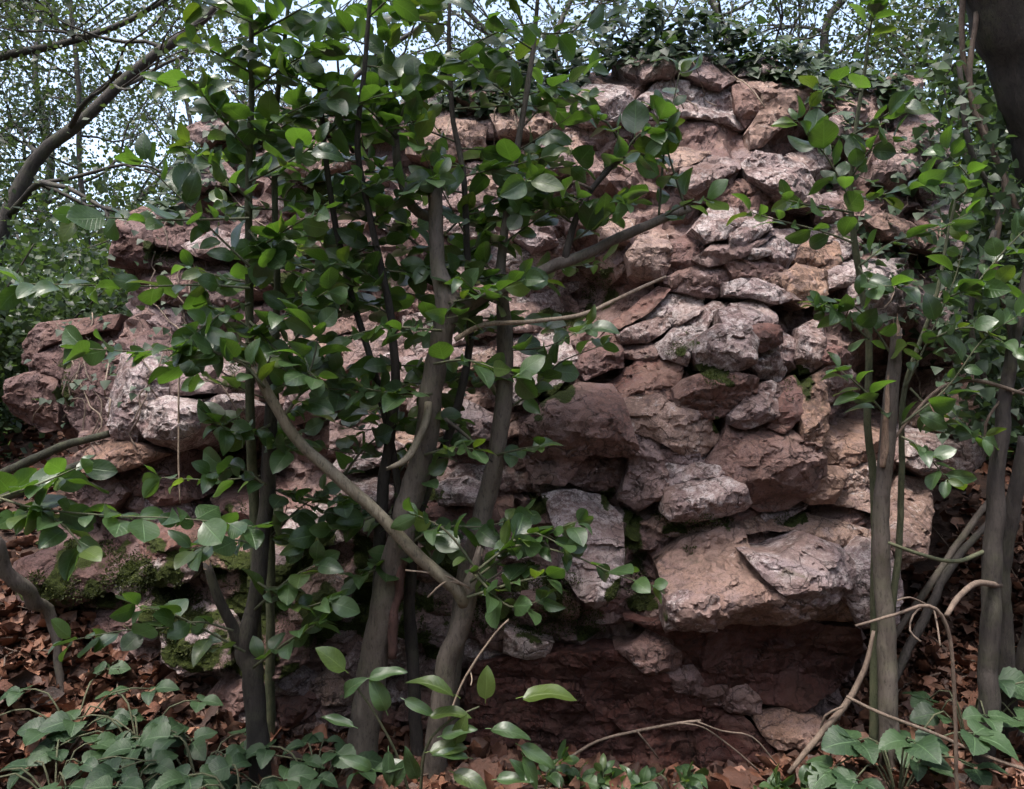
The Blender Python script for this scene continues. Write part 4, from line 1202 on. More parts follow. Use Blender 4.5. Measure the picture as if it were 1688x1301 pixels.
# forked sapling on the left
b = stem_base(432, 1195, 2.82)
S = thing('sapling', b, 'forked dark grey sapling, one arm broken short, on the left of the group', 'tree', 'saplings in front of the outcrop')
fk = at(404, 1075, 2.85)
tube('trunk', [b + Vector((0, 0, -.05)), at(418, 1130, 2.83), fk, at(420,1005,2.86), at(432,900,2.88), at(440,800,2.9), at(446,700,2.9), at(447,610,2.9), at(440,560,2.9)], [rpx(w, 2.85) for w in (36,34,35,27,26,25,22,18,12)], M_BARK_DARK, S, 12, .03, .07, .012, 31)
tube('broken_branch', [fk, at(385,1040,2.83), at(360,985,2.8), at(341,930,2.78)], [rpx(w, 2.8) for w in (24,19,16,12)], M_BARK_DARK, S, 10, .03, .07, .012, 32)
splinters(S, at(341, 930, 2.78), (-.2, 0, 1), rpx(13, 2.78), .03, 5, 33)
for j, (pp, n, d) in enumerate([([(385,1040),(330,1025),(270,1035),(200,1040),(120,1055)], 10, 2.55), ([(404,1075),(340,1040),(280,1010),(230,1000)], 6, 2.6), ([(432,900),(480,850),(530,810)], 7, 2.85),
        ([(440,800),(500,830),(560,850)], 6, 2.85), ([(446,700),(400,720),(360,700)], 5, 2.6), ([(447,610),(500,540),(530,470)], 8, 2.7), ([(420,1005),(470,960),(520,930)], 6, 2.7), ([(440,560),(380,520),(340,500)], 7, 2.6), ([(432,900),(380,890),(320,905)], 7, 2.6), ([(440,800),(390,770),(350,780)], 6, 2.6), ([(425,960),(490,1000),(540,990)], 7, 2.65), ([(418,1100),(470,1060),(520,1030)], 6, 2.65)]):
    shoot(S, L3(pp, d + .1, d), n, .095, .005, seed=200 + j)

# thin upright stem on the left, full height
b = stem_base(424, 1120, 2.98)
S = thing('sapling', b, 'thin straight green-stemmed sapling rising full height with wide flat sprays on the left', 'tree', 'saplings in front of the outcrop')
st = [b + Vector((0, 0, -.05))] + L3([(420,870),(414,750),(412,600),(411,450),(410,300),(415,150),(413,20),(410,-60)], 2.92, 2.6)
tube('trunk', st, [rpx(w, 2.8) for w in (20,18,17,15,14,12,10,8,6)], M_STEM, S, 8, .04, .05, 0, 41)
for j, (pp, n, d) in enumerate([([(412,475),(340,470),(240,472),(140,470),(40,468)], 12, 2.35), ([(411,360),(330,362),(230,362),(130,355)], 10, 2.3), ([(412,600),(330,575),(240,580),(140,575)], 9, 2.3),
        ([(412,440),(350,380),(290,320),(240,270)], 8, 2.35), ([(411,330),(360,280),(310,240)], 7, 2.4), ([(412,500),(360,520),(310,560)], 7, 2.4),
        ([(411,420),(470,380),(520,350)], 8, 2.45), ([(411,300),(470,270),(520,240)], 8, 2.45), ([(412,250),(360,190),(330,150)], 6, 2.5), ([(415,150),(470,110),(520,80)], 8, 2.5), ([(414,120),(360,90),(320,70)], 6, 2.5), ([(413,60),(470,30),(520,0)], 8, 2.5), ([(413,30),(370,0),(340,-20)], 5, 2.5),
        ([(412,560),(470,520),(540,480)], 9, 2.5), ([(412,530),(460,580),(520,620)], 8, 2.5), ([(414,700),(390,690),(370,700)], 3, 2.6), ([(412,230),(470,190),(540,160)], 9, 2.55), ([(411,380),(450,430),(500,460)], 8, 2.5)]):
    shoot(S, L3(pp, d + .18, d), int(n * 1.15), .092, .0045, seed=300 + j, flat=0.45, face=0.5)

b = stem_base(446, 1110, 3.1)
S = thing('sapling', b, 'wispy sapling close beside the straight green stem, leafy from mid height', 'tree', 'saplings in front of the outcrop')
st = [b + Vector((0, 0, -.05))] + L3([(446,900),(449,760),(454,600),(456,450),(452,300),(457,170),(470,60),(480,-40)], 3.02, 2.65)
tube('trunk', st, [rpx(w, 2.85) for w in (18,16,14,13,12,10,9,7,5)], M_STEM, S, 8, .04, .05, 0, 47)
laterals(S, st, 28, .27, 7, .09, 49, .38, 1.0, (-.1, -.35, .0), rise=.1)
b = stem_base(612, 1125, 3.1)
S = thing('sapling', b, 'bushy thin-stemmed sapling midway between the wispy one and the snapped trunk', 'tree', 'saplings in front of the outcrop')
st = [b + Vector((0, 0, -.05))] + L3([(640,930),(655,800),(618,620),(570,450),(545,320),(530,190),(520,90)], 3.02, 2.7)
tube('trunk', st, [rpx(w, 2.85) for w in (17,15,13,12,11,10,8,5)], M_BARK_DARK, S, 8, .04, .05, 0, 57)
laterals(S, st, 27, .27, 7, .09, 59, .34, 1.0, (-.15, .15, .0), rise=.12)
# second thin stem, right of it
b = stem_base(610, 1080, 3.02)
S = thing('sapling', b, 'thin dark sapling with dense leaves between the left stem and the snapped sapling', 'tree', 'saplings in front of the outcrop')
st = [b + Vector((0, 0, -.05))] + L3([(628,860),(642,730),(652,620),(640,500),(615,380),(590,250),(600,120),(610,0),(612,-60)], 2.98, 2.6)
tube('trunk', st, [rpx(w, 2.85) for w in (24,22,19,16,13,11,10,8,7,5)], M_BARK_DARK, S, 8, .04, .06, 0, 51)
laterals(S, st, 26, .27, 7, .094, 61, .42, 1.0, (-.2, .15, .05))

# leaning one whose crown fills the top
b = stem_base(690, 1120, 3.0)
S = thing('sapling', b, 'slender sapling with a broad crown against the ivy at the top of the rock', 'tree', 'saplings in front of the outcrop')
st = [b + Vector((0, 0, -.05))] + L3([(678,1050),(676,980),(690,850),(745,700),(775,560),(770,420),(765,300),(745,180),(740,60),(745,-60)], 3.02, 2.85)
tube('trunk', st, [rpx(w, 2.8) for w in (24,23,20,17,15,13,12,10,9,7,5)], M_BARK_DARK, S, 8, .04, .06, 0, 71)
laterals(S, st, 26, .30, 7, .098, 81, .48, 1.0, (.15, .25, .05))

# long spray hanging at the far left
b = stem_base(-60, 1150, 2.6)
S = thing('sapling', b, 'low sapling rooted beside the mossy rock, a long horizontal spray of shiny leaves', 'tree', 'saplings in front of the outcrop')
tube('trunk', [b + Vector((0, 0, -.05)), at(-70, 1000, 2.55), at(-50, 880, 2.45), at(0, 825, 2.4)], [.02,.016,.012,.008], M_STEM, S, 8, .04, .05, 0, 91)
for j, (pp, n) in enumerate([([(-20,815),(60,838),(180,850),(300,855),(420,868)], 13), ([(0,820),(60,800),(130,770)], 6), ([(60,838),(110,870),(135,905)], 4), ([(-40,860),(20,850),(60,840)], 4)]):
    shoot(S, L3(pp, 2.35, 2.3), int(n * 1.3), .095, .0045, seed=400 + j, flat=0.6, face=0.3)

# right-hand sapling with snapped top
b = stem_base(1468, 1222, 2.92)
S = thing('sapling', b, 'grey-green sapling with pale split top in front of the dark hollow', 'tree', 'saplings in front of the outcrop')
pts = [b + Vector((0, 0, -.05))] + L3([(1462,1060),(1452,900),(1457,780),(1466,690),(1474,600),(1478,545)], 2.9, 2.8)
tube('trunk', pts, [rpx(w, 2.85) for w in (34,30,27,25,25,21,16)], M_BARK, S, 12, .03, .05, .02, 101)
splinters(S, pts[-1], (-.05, 0, 1), rpx(16, 2.8), .07, 5, 102)
tube('torn_strip', L3([(1455,770),(1460,690),(1464,620)], 2.83, 2.8), [.012,.011,.003], M_WOOD, S, 9, .012, .5, .02, 103)
tube('branch', L3([(1470,1010),(1482,900),(1486,780),(1492,640),(1540,500),(1560,400),(1575,330)], 2.98, 2.85), [.014,.013,.012,.010,.008,.006,.005], M_STEM, S, 8, .04, .06, 0, 104)
for j, (pp, n, d) in enumerate([([(1492,640),(1530,560),(1570,470),(1590,400)], 9, 2.75), ([(1540,500),(1590,480),(1640,470)], 8, 2.75), ([(1486,700),(1560,640),(1620,560),(1680,520)], 9, 2.7), ([(1530,560),(1600,540),(1680,580)], 8, 2.7),
        ([(1466,690),(1420,640),(1385,610)], 6, 2.7), ([(1486,720),(1520,740),(1560,790)], 6, 2.7), ([(1575,330),(1600,300),(1560,250)], 6, 2.8), ([(1478,600),(1440,540),(1400,500),(1360,510)], 7, 2.75), ([(1600,480),(1650,420),(1688,380)], 7, 2.75), ([(1500,640),(1560,700),(1620,720)], 7, 2.75)]):
    shoot(S, L3(pp, d + .08, d), n, .085, .0045, seed=500 + j)

# thin stem right
b = stem_base(1440, 1160, 3.02)
S = thing('sapling', b, 'wand-like sapling with whorled leaf sprays rising past the upper right of the rock', 'tree', 'saplings in front of the outcrop')
st = [b + Vector((0, 0, -.05))] + L3([(1442,850),(1430,700),(1432,560),(1415,440),(1402,330),(1410,220),(1425,120),(1432,60)], 2.98, 2.7)
tube('trunk', st, [rpx(w, 2.9) for w in (16,14,12,12,11,9,7,6,4)], M_STEM, S, 8, .04, .05, 0, 111)
for j, (pp, n, d) in enumerate([([(1405,400),(1350,380),(1270,360),(1240,350)], 6, 2.6), ([(1402,330),(1370,270),(1340,230),(1315,200)], 8, 2.6), ([(1410,220),(1460,190),(1490,170)], 6, 2.6), ([(1432,60),(1440,20),(1442,0)], 5, 2.65), ([(1420,150),(1380,140),(1350,150)], 4, 2.65),
        ([(1402,330),(1460,320),(1520,300)], 8, 2.65), ([(1415,440),(1470,400),(1540,380),(1600,350)], 9, 2.65), ([(1415,440),(1440,470),(1480,470)], 5, 2.65), ([(1403,350),(1340,340),(1300,330)], 5, 2.65), ([(1432,560),(1390,520),(1350,500)], 7, 2.7), ([(1405,290),(1440,240),(1470,230)], 5, 2.65)]):
    shoot(S, L3(pp, d + .08, d), n, .085, .004, seed=600 + j, face=0.4)

# far right twin trunks
for (name_label, base_px, pth, ws, sd, mt) in [
    ('straight grey-brown sapling with no leaves at the right edge by the ivy bank', (1622,1285,2.86), [(1628,1150),(1634,1000),(1640,860),(1648,740),(1662,620),(1690,470),(1730,300)], (34,31,30,28,24,20,16,12), 121, M_BARK_DARK),
    ('darker bare sapling crossing close behind the straight one at the right edge', (1668,1200,3.05), [(1655,1090),(1652,960),(1668,840),(1690,720)], (32,30,28,24,20), 131, M_BARK_DARK)]:
    b = stem_base(*base_px)
    S = thing('sapling', b, name_label, 'tree', 'saplings in front of the outcrop')
    d = base_px[2]
    tube('trunk', [b + Vector((0, 0, -.05))] + L3(pth, d - .02, d - .1), [rpx(w, d) for w in ws], mt, S, 10, .03, .07, 0, sd)
    if sd == 121:
        tube('branch', L3([(1648,965),(1610,962),(1580,985),(1560,1015)], d - .05, d - .25), [.012,.011,.010,.008], M_TWIG, S, 8, .03, .1, 0, 122)
        tube('branch', L3([(1644,900),(1580,925),(1520,915),(1465,895)], d - .03, d - .1), [.009,.008,.007,.006], M_STEM, S, 8, .03, .1, 0, 123)
        tube('branch', L3([(1650,720),(1630,740),(1625,700),(1650,660),(1690,640)], d, d - .1), [.006,.005,.005,.005,.004], M_TWIG, S, 6, .03, .1, 0, 124)

# ------------------------------------------------------------------ loose and dead sticks
def stick(name, label, cat, pp, d0, d1, r, mat, side_twigs=()):
    P3 = L3(pp, d0, d1)
    if name == 'root':
        P3.append(stem_base(105, 1050, 3.15) - Vector((0, 0, .04))); r = r + [.012]
    T = thing(name, P3[0], label, cat)
    tube('stem', P3, r, mat, T, 10, .03, .28 if r[0] > .02 else .1, .004, int(abs(pp[0][0])))
    for q in side_twigs:
        tube('twig', L3(q, d0 - .01, d1 - .01), [r[-1] * .8] * len(q), mat, T, 6, .03, .1, 0, int(q[0][0]))
    return T
stick('fallen_branch', 'pale thin fallen branch lying along the foot of the dark rock', 'branch', [(930,1255),(985,1222),(1050,1205),(1120,1192),(1155,1188)], 2.75, 2.8, [.005,.005,.005,.0045,.004], M_TWIG, [[(1120,1192),(1160,1200),(1210,1235),(1250,1270)], [(1150,1190),(1190,1205),(1240,1215),(1280,1260)], [(1050,1205),(1070,1230),(1085,1250)]])
stick('fallen_branch', 'brown stick leaning from the litter up to the split-topped sapling', 'branch', [(1300,1275),(1340,1225),(1390,1165),(1425,1105),(1440,1040)], 2.8, 2.86, [.008,.012,.012,.010,.006], M_TWIG, [[(1390,1165),(1360,1180),(1352,1210)]])
stick('bramble_cane', 'arching dry bramble cane hooked over in front of the right-hand saplings', 'bramble', [(1578,1320),(1575,1200),(1572,1110),(1560,1030),(1530,998),(1480,1012),(1410,1032)], 2.6, 2.5, [.006,.006,.006,.0065,.0065,.005,.004], M_TWIG, [[(1520,1000),(1505,1015),(1500,1040),(1518,1058)], [(1540,1005),(1545,1030),(1550,1065)], [(1530,998),(1500,985),(1480,990)]])
stick('bramble_cane', 'green-brown cane slanting down to the right edge above the brambles', 'bramble', [(1395,1148),(1450,1175),(1540,1210),(1620,1245),(1700,1272)], 2.7, 2.55, [.005,.006,.006,.006,.006], M_TWIG)
stick('bramble_cane', 'curved cane arching over to the right below the split-topped sapling tip', 'bramble', [(1470,730),(1500,690),(1550,640),(1610,628),(1690,650)], 2.85, 2.75, [.005,.006,.007,.007,.006], M_TWIG)
stick('fallen_branch', 'dark pole propped diagonally across the hollow behind the split-topped sapling', 'branch', [(1468,1130),(1520,1030),(1570,930),(1640,850)], 3.1, 3.3, [.018,.018,.016,.012], M_BARK_DARK)
stick('fallen_branch', 'second dark pole crossing low in the hollow at right', 'branch', [(1440,1100),(1500,1010),(1590,880),(1650,800)], 3.25, 3.45, [.012,.014,.014,.010], M_BARK)
stick('dry_stalk', 'thin pink dry stalk rising from the seedling leaves before the dark rock', 'stalk', [(738,1190),(760,1130),(790,1080),(820,1040),(838,1022)], 2.6, 2.55, [.004,.004,.004,.0035,.003], M_DRY, [[(775,1105),(778,1120),(776,1130)]])
stick('root', 'thick brown root snaking down the left edge into dead leaves', 'root', [(-60,860),(-10,905),(30,960),(60,990),(85,1020)], 2.9, 3.2, [.035,.034,.032,.030,.02], M_BARK)
stick('hanging_vine', 'single thin vine hanging in front of the pale left block', 'vine', [(296,590),(294,680),(295,770),(297,830)], 3.3, 3.3, [.004,.004,.004,.003], M_DRY)
LOGS = [('fallen_log', 'mossy greenish log lying against the left end of the rock', [(-40,800),(40,765),(110,735),(180,715)], 3.55, 3.5, [.02,.022,.02,.016]), ('fallen_log', 'grey bare log beneath the mossy one on the left', [(-40,840),(30,810),(100,780),(160,755)], 3.45, 3.42, [.018,.02,.02,.016])]
for nm, lb, pp, d0, d1, r in LOGS:
    stick(nm, lb, 'log', pp, d0, d1, r, M_LOG)

# ------------------------------------------------------------------ seedling with long leaves in the foreground
b = stem_base(690, 1300, 2.55)
S = thing('seedling', b, 'young long-leaved seedling in the foreground litter before the sapling feet', 'plant')
hand = [((600,1120),(0.95,-.1,.25),(-.2,-.6,.9),.125,0),((575,1110),(-.6,-.2,.6),(.5,-.6,.5),.12,1),((640,1180),(-.4,-.1,1),(.3,-.9,.2),.12,0),((640,1230),(.05,-.2,-1),(.1,-1,.2),.11,0),
        ((700,1180),(.9,0,.1),(0,-.3,1),.13,1),((800,1160),(.05,0,1),(.0,-1,.1),.105,1),((850,1150),(1,0,.12),(0,-.25,1),.17,1),((760,1150),(-1,0,.45),(.2,-.3,1),.16,1),((800,1200),(1,-.1,-.1),(0,-.5,1),.13,0),((700,1240),(1,0,.15),(0,-.5,1),.12,1),
        ((620,1270),(-.7,-.2,.4),(0,-.7,.7),.11,0),((740,1270),(.8,-.3,-.2),(0,-.6,.8),.12,1),((690,1290),(-.3,-.3,1),(.1,-1,.1),.12,0),((860,1240),(.4,-.2,-.8),(.3,-.8,.5),.11,0),((780,1250),(-.7,-.2,.2),(0,-.5,1),.12,0),
        ((560,1150),(.5,-.3,.5),(-.2,-.8,.6),.11,0),((590,1200),(-.9,0,.3),(0,-.6,.9),.11,0),((660,1150),(.6,0,-.3),(.1,-.8,.6),.11,0),((720,1215),(.9,-.2,.3),(0,-.6,.8),.12,0),((850,1225),(.9,-.1,-.5),(.2,-.7,.7),.13,0),((680,1260),(-.9,0,-.1),(0,-.5,1),.12,0),((750,1230),(.3,-.2,.9),(-.2,-1,.2),.1,1),((810,1285),(.9,-.2,.1),(0,-.5,.9),.12,0),((640,1300),(.5,-.2,.8),(0,-.9,.4),.11,0),((880,1290),(-.5,-.2,.6),(.1,-.8,.6),.1,0)]
tube('stem', [b + Vector((0, 0, -.04)), at(700,1240,2.5), at(740,1190,2.48), at(790,1165,2.47)], [.006,.005,.004,.003], M_STEM, S, 6)
tube('stem', [b + Vector((0, 0, -.04)), at(660,1260,2.5), at(620,1180,2.45), at(585,1130,2.42)], [.006,.005,.004,.003], M_STEM, S, 6)
for (p, a_, n_, s, yy) in hand:
    put_leaf(S, at(p[0], p[1], 2.45), a_, n_, s, [YOUNG[0], YOUNG[2]] if yy else LONG)
for j in range(7):
    x = [905, 1000, 1050, 1130, 960, 1270, 1330][j]
    b = stem_base(x, 1285, 2.72)
    T = thing('seedling', b, 'tiny green seedling among the dead leaves below the dark rock wall', 'plant', 'tiny seedlings below the dark wall')
    hgt = random.uniform(.09, .16)
    shoot(T, [b, b + Vector((random.uniform(-.02, .02), -.01, hgt * .6)), b + Vector((random.uniform(-.05, .05), -.03, hgt))], random.randint(6, 9), .065, .003, seed=700 + j, start=.3)

# ------------------------------------------------------------------ brambles
def bramble(x, y, d, n, label, spreadx, group, seed, size=.105, up=.16):
    rr = random.Random(seed)
    b = stem_base(x, y, d)
    T = thing('bramble', b, label, 'bramble', group)
    for k in range(n):
        an = k * 2.4 + rr.uniform(-.5, .5)
        L = spreadx * math.sqrt((k + .6) / n) * rr.uniform(.8, 1.1)
        e_ = b + Vector((math.cos(an) * L, math.sin(an) * L * .55, 0))
        z = float(ground_h(np.array([e_.x]), np.array([e_.y]))[0])
        e_.z = z + up * rr.uniform(.45, 1.25)
        mid = (b + e_) / 2 + Vector((0, 0, up * .5))
        cn = tube('cane', [b, mid, e_], [.004, .0035, .003], M_STEM, T, 5, .05, .05, 0, k)
        dv = Vector((math.cos(an), math.sin(an) - .5, 0)).normalized()
        sd = dv.cross(UP)
        s = size * rr.uniform(.75, 1.15)
        nb = UP + Vector((rr.gauss(0, .25), rr.gauss(-.35, .25), 0))
        for (fa, fs, sc) in ((1, 0, 1), (.25, 1, .85), (.25, -1, .85)):
            put_leaf(T, e_, dv * fa + sd * fs + UP * rr.uniform(-.35, .1), nb + Vector((rr.gauss(0, .15), rr.gauss(0, .15), 0)), s * sc, BRAM, twig=cn)
bramble(330, 1215, 2.75, 13, 'broad spread of trifoliate bramble leaves over the litter at lower left', .42, None, 1)
bramble(120, 1130, 3.0, 7, 'sparse bramble sprigs on the leaf bank at far left', .42, None, 2)
bramble(210, 1290, 2.55, 8, 'bramble leaves trailing over the front of the leaf bank', .33, None, 8, .1)
bramble(230, 1120, 2.95, 8, 'bramble runner leaves under the low spray beside the mossy rock', .36, None, 9, .1)
bramble(90, 1240, 2.7, 9, 'dense bramble patch over the litter at the left edge of the clearing', .36, None, 10, .1)
bramble(520, 1240, 2.75, 8, 'bramble leaves crowding between the forked and snapped saplings', .26, None, 11, .095)
bramble(400, 1290, 2.55, 8, 'dark bramble clump right beside the forked sapling foot', .27, None, 3)
bramble(1480, 1250, 2.7, 9, 'fresh round-leaved bramble around the foot of the split-topped sapling', .3, None, 4, .12, .2)
bramble(1600, 1180, 2.95, 9, 'tall bramble filling the hollow between the right-hand saplings', .35, None, 5, .12, .3)
bramble(1500, 1310, 2.5, 7, 'low bramble in the right foreground litter', .3, None, 6, .1, .08)
bramble(1110, 1290, 2.72, 5, 'small bramble sprig before the dark rock foot', .16, None, 7, .08, .1)

# ------------------------------------------------------------------ moss on the rock
def moss_patch(polys, n, label, seed, size=.016, upmin=-0.35, hang=False):
    rng = np.random.default_rng(seed)
    pos, ax, nr = [], [], []
    for poly in polys:
        p = np.array(poly, float)
        lo, hi = p.min(0), p.max(0)
        m = int(n * (hi - lo).prod() / 9000) + 20
        q = rng.uniform(lo, hi, (m, 2))
        q = q[inside(q, p)]
        e_ = edge_dist(q, p)
        nn = fbm(np.concatenate([q / 30, np.full((len(q), 1), seed)], 1), 3, 90)
        for (x, y), ee, w in zip(q, e_, nn):
            if .2 + w * .9 + min(ee / 22, .42) < 0.55: continue
            loc, nor = cast(x, y)
            if loc is None or nor.z < upmin: continue
            for r_ in range(2):
                pos.append(loc + Vector(rng.normal(size=3)) * .006)
                ax.append(nor + Vector(rng.normal(size=3)) * .6 + Vector((0, -.1, .15)))
                nr.append(Vector(rng.normal(size=3)))
    if not pos: return
    o = leaf_mass('moss', np.array([tuple(p) for p in pos]), np.array([tuple(p) for p in ax]), np.array([tuple(p) for p in nr]), rng.uniform(.5, 1.25, len(pos)) * size, M_MOSS, outcrop, RHOMB, .7, OUT_BASE)
    o['kind'] = 'stuff'
    o['label'] = label
for k, (lb, sz, um, polys) in enumerate(MOSS): moss_patch(polys, 1900 if k < 6 else 700, lb, k + 1, sz, um)

# ------------------------------------------------------------------ ivy over the top and right shoulder of the rock
def ivy(label, region, n, seed, size=.05, stems=14, droop=True):
    rng = np.random.default_rng(seed)
    p = np.array(region, float)
    lo, hi = p.min(0), p.max(0)
    q = rng.uniform(lo, hi, (n * 3, 2)); q = q[inside(q, p)][:n * 2]
    nn = fbm(np.concatenate([q / 55, np.full((len(q), 1), seed)], 1), 3, 95)
    q = q[nn > -0.45]
    pos, ax, nr = [], [], []
    for x, y in q:
        loc, nor = cast(x, y)
        if loc is None:
            for up_ in (20, 40, 60, 90):
                loc, nor = cast(x, y + up_)
                if loc is not None:
                    loc = loc + Vector((0, .05, (up_ - 6) / FPX * loc.y)); break
            if loc is None: continue
        pos.append(tuple(loc + nor * rng.uniform(.0, .08)))
        ax.append(tuple(Vector((rng.normal() * .7, -.5, -.5 + rng.normal() * .4))))
        nr.append(tuple(nor * .6 + Vector((0, -.2, .9)) + Vector(rng.normal(size=3)) * .35))
    if len(pos) < 10: return
    T = thing('ivy', Vector(pos[0]), label, 'ivy')
    o = leaf_mass('foliage', pos, np.array(ax), np.array(nr), rng.uniform(.6, 1.25, len(pos)) * size, M_IVY, T, IVYL, 1.0, T.location)
    o['kind'] = 'stuff'
    for k in range(stems):
        i0 = rng.integers(len(q))
        x, y = q[i0]; pts = []
        dx = rng.normal() * 10
        for s_ in range(6):
            loc, nor = cast(x, y)
            if loc is None: break
            if pts and (loc - pts[-1]).length > .3: break
            pts.append(loc + nor * rng.uniform(.01, .045))
            x += dx + rng.normal() * 8; y += rng.uniform(8, 26)
        if len(pts) > 2:
            tube('vine_stem', pts, [.0035] * len(pts), M_TWIG if k % 3 else M_DRY, T, 5, .04, .1, 0, k)
ivy('ivy mat draped over the summit of the rock', [(700,110),(800,60),(880,25),(1000,-5),(1150,10),(1280,50),(1400,95),(1510,140),(1500,180),(1350,160),(1250,125),(1150,105),(1000,110),(930,160),(860,190),(720,180)], 1500, 1, .06, 40)
ivy('straggling ivy on the right shoulder of the rock', [(1300,140),(1500,160),(1600,300),(1620,450),(1560,620),(1480,560),(1360,420),(1350,260)], 330, 2, .055, 26)
ivy('ivy and dead stems over the left shoulder of the rock', [(240,330),(340,190),(600,155),(720,140),(700,220),(450,220),(340,330),(260,400)], 500, 3, .055, 30)
ivy('dry vine tangle over the dark left end of the rock', [(40,540),(220,380),(330,400),(330,560),(210,720),(120,720),(60,640)], 70, 4, .04, 26)

# ------------------------------------------------------------------ woodland behind
def grow(p, d, L, r, depth, rng, segs, tips, spread=.6, up=.12):
    n = 4
    pts = [p]
    for k in range(n):
        d = (d + Vector(rng.normal(size=3)) * .16 + UP * up * .3).normalized()
        p = p + d * (L / n)
        pts.append(p)
    segs.append((pts, r, r * .6))
    if depth == 0:
        tips += pts[1:]
        return
    if depth == 1: tips += pts[2:]
    for k in range(rng.integers(2, 4)):
        i = rng.integers(2, n + 1)
        nd = (d + Vector(rng.normal(size=3)) * spread).normalized()
        grow(pts[i], nd, L * rng.uniform(.55, .8), r * .58, depth - 1, rng, segs, tips, spread, up)

def limb_object(T, segs):
    V, F, nb = [], [], 0
    for pl, ra, rb in segs:
        v, f = tube_data(pl, list(np.linspace(ra, rb, len(pl))), 5, .2, 0)
        V.append(v); F += [tuple(i + nb for i in q) for q in f]; nb += len(v)
    if V: obj('limb', new_mesh('limb', np.concatenate(V) - np.array(T.location), F, M_BGBARK), T)

def bg_tree(name, label, base, path, radii, nleaf, lsize, seed, mat=M_CROWN, limb=1.3, depth=3, limbs=7, cloud=.28, t0=.35, group='trees beyond the outcrop', width=1.0, crownless=False, cat='tree'):
    rng = np.random.default_rng(seed)
    T = thing(name, base, label, cat, group)
    pts = [Vector(base) + Vector((0, 0, -.1))] + [Vector(p) for p in path]
    tube('trunk', pts, radii, M_BGBARK, T, 9, .15, .08, 0, seed)
    C_, R_ = smooth_path(pts, radii, .08)
    segs, tips = [], []
    for k in range(limbs):
        t = t0 + (1 - t0) * (k + rng.uniform(0, .8)) / limbs
        i = min(len(C_) - 1, int(t * (len(C_) - 1)))
        an = k * 2.4 + rng.uniform(-.5, .5)
        d = Vector((math.cos(an), math.sin(an), rng.uniform(.05, .9))).normalized()
        segs = []
        grow(C_[i], d, limb * rng.uniform(.7, 1.2), R_[i] * .5, depth, rng, segs, tips)
        limb_object(T, segs)
    if not crownless and tips:
        tp = np.array([tuple(t) for t in tips])
        pos = tp[rng.integers(len(tp), size=nleaf)] + rng.normal(size=(nleaf, 3)) * cloud * np.array([1, 1, .8])
        cr = leaf_mass('crown', pos, rand_dirs(nleaf, -.3, rng), rand_dirs(nleaf, .8, rng), rng.uniform(.6, 1.3, nleaf) * lsize, mat, T, RHOMB, width, T.location)
        cr['kind'] = 'stuff'
    return T

def gz(x, y): return float(ground_h(np.array([x]), np.array([y]))[0])
# leaning tree on the left
d = 6.5
p0 = at(-40, 600, d); p0.z = gz(p0.x, p0.y)
bg_tree('leaning_tree', 'leaning ivy-barked tree slanting right across the open sky', p0, [at(-10,430,d), at(55,270,d), at(140,195,d), at(230,110,d), at(320,45,d), at(390,-20,d), at(520,-140,d)], [.08,.07,.055,.046,.042,.037,.03,.018], 5200, .055, 301, limb=1.0, limbs=8, cloud=.35, t0=.3)
d = 7.5
p0 = at(-420, 600, d); p0.z = gz(p0.x, p0.y)
bg_tree('woodland_tree', 'tree off the left side sending thin boughs over the lacy sky', p0, [at(-380,300,d), at(-200,150,d), at(0,95,d), at(110,70,d), at(200,40,d), at(290,-10,d)], [.12,.10,.06,.04,.034,.028,.02], 8500, .055, 302, limb=1.1, limbs=9, cloud=.4, t0=.25)
d = 9.0
p0 = at(140, 640, d); p0.z = gz(p0.x, p0.y)
bg_tree('woodland_tree', 'thin dark upright tree among the leaves behind the left end of rock', p0, [at(145,430,d), at(132,280,d), at(128,120,d), at(110,-60,d), at(100,-300,d)], [.04,.035,.03,.028,.025,.02], 9000, .055, 303, limb=1.3, limbs=10, cloud=.42, t0=.2)
for j, (x, dd_, n, lb) in enumerate([(-150, 11, 20000, 'bushy-crowned tree at the far left of the wood'), (60, 14, 20000, 'distant fine-leaved tree left of the leaning trunk'), (260, 16, 16000, 'distant thin-crowned tree under the sky gap'), (460, 15, 9000, 'distant open-crowned tree seen through the laurel tops'), (640, 13, 12000, 'distant tree whose crown shows beside the summit ivy'),
        (820, 12, 14000, 'dense tree directly behind the left of the summit'), (1010, 12, 15000, 'dense tree directly behind the right of the summit'), (1180, 11, 9000, 'tree behind the summit with crown meeting the right sky gap'), (1330, 15, 7000, 'distant sparse tree filling the right-hand sky gap'), (1480, 10, 12000, 'leafy tree behind the right shoulder of the rock'), (1640, 9, 15000, 'dark leafy tree at the right beyond the bank'), (1800, 8, 12000, 'dense tree past the right edge of the bank')]):
    p0 = at(x, 620, dd_); p0.z = gz(p0.x, p0.y)
    tx = p0.x
    hgt = [6.5, 7.5, 6.5, 6.0, 6.5, 7, 7.5, 6.5, 6.5, 6, 6.5, 6][j]
    rr = random.Random(j)
    path = [Vector((tx + rr.uniform(-.3, .3) * k, dd_ + rr.uniform(-.2, .2), p0.z + hgt * k / 4)) for k in (1, 2, 3, 4)]
    bg_tree('woodland_tree', lb, p0, path, [.10, .085, .07, .05, .03], int(n * [.75, .65, .3, .15, .3, .35, .4, .35, .4, 1.2, 1.2, 1.2][j]), .05 + .0015 * dd_, 320 + j, limb=hgt * .24, limbs=12, cloud=.24, t0=.22)
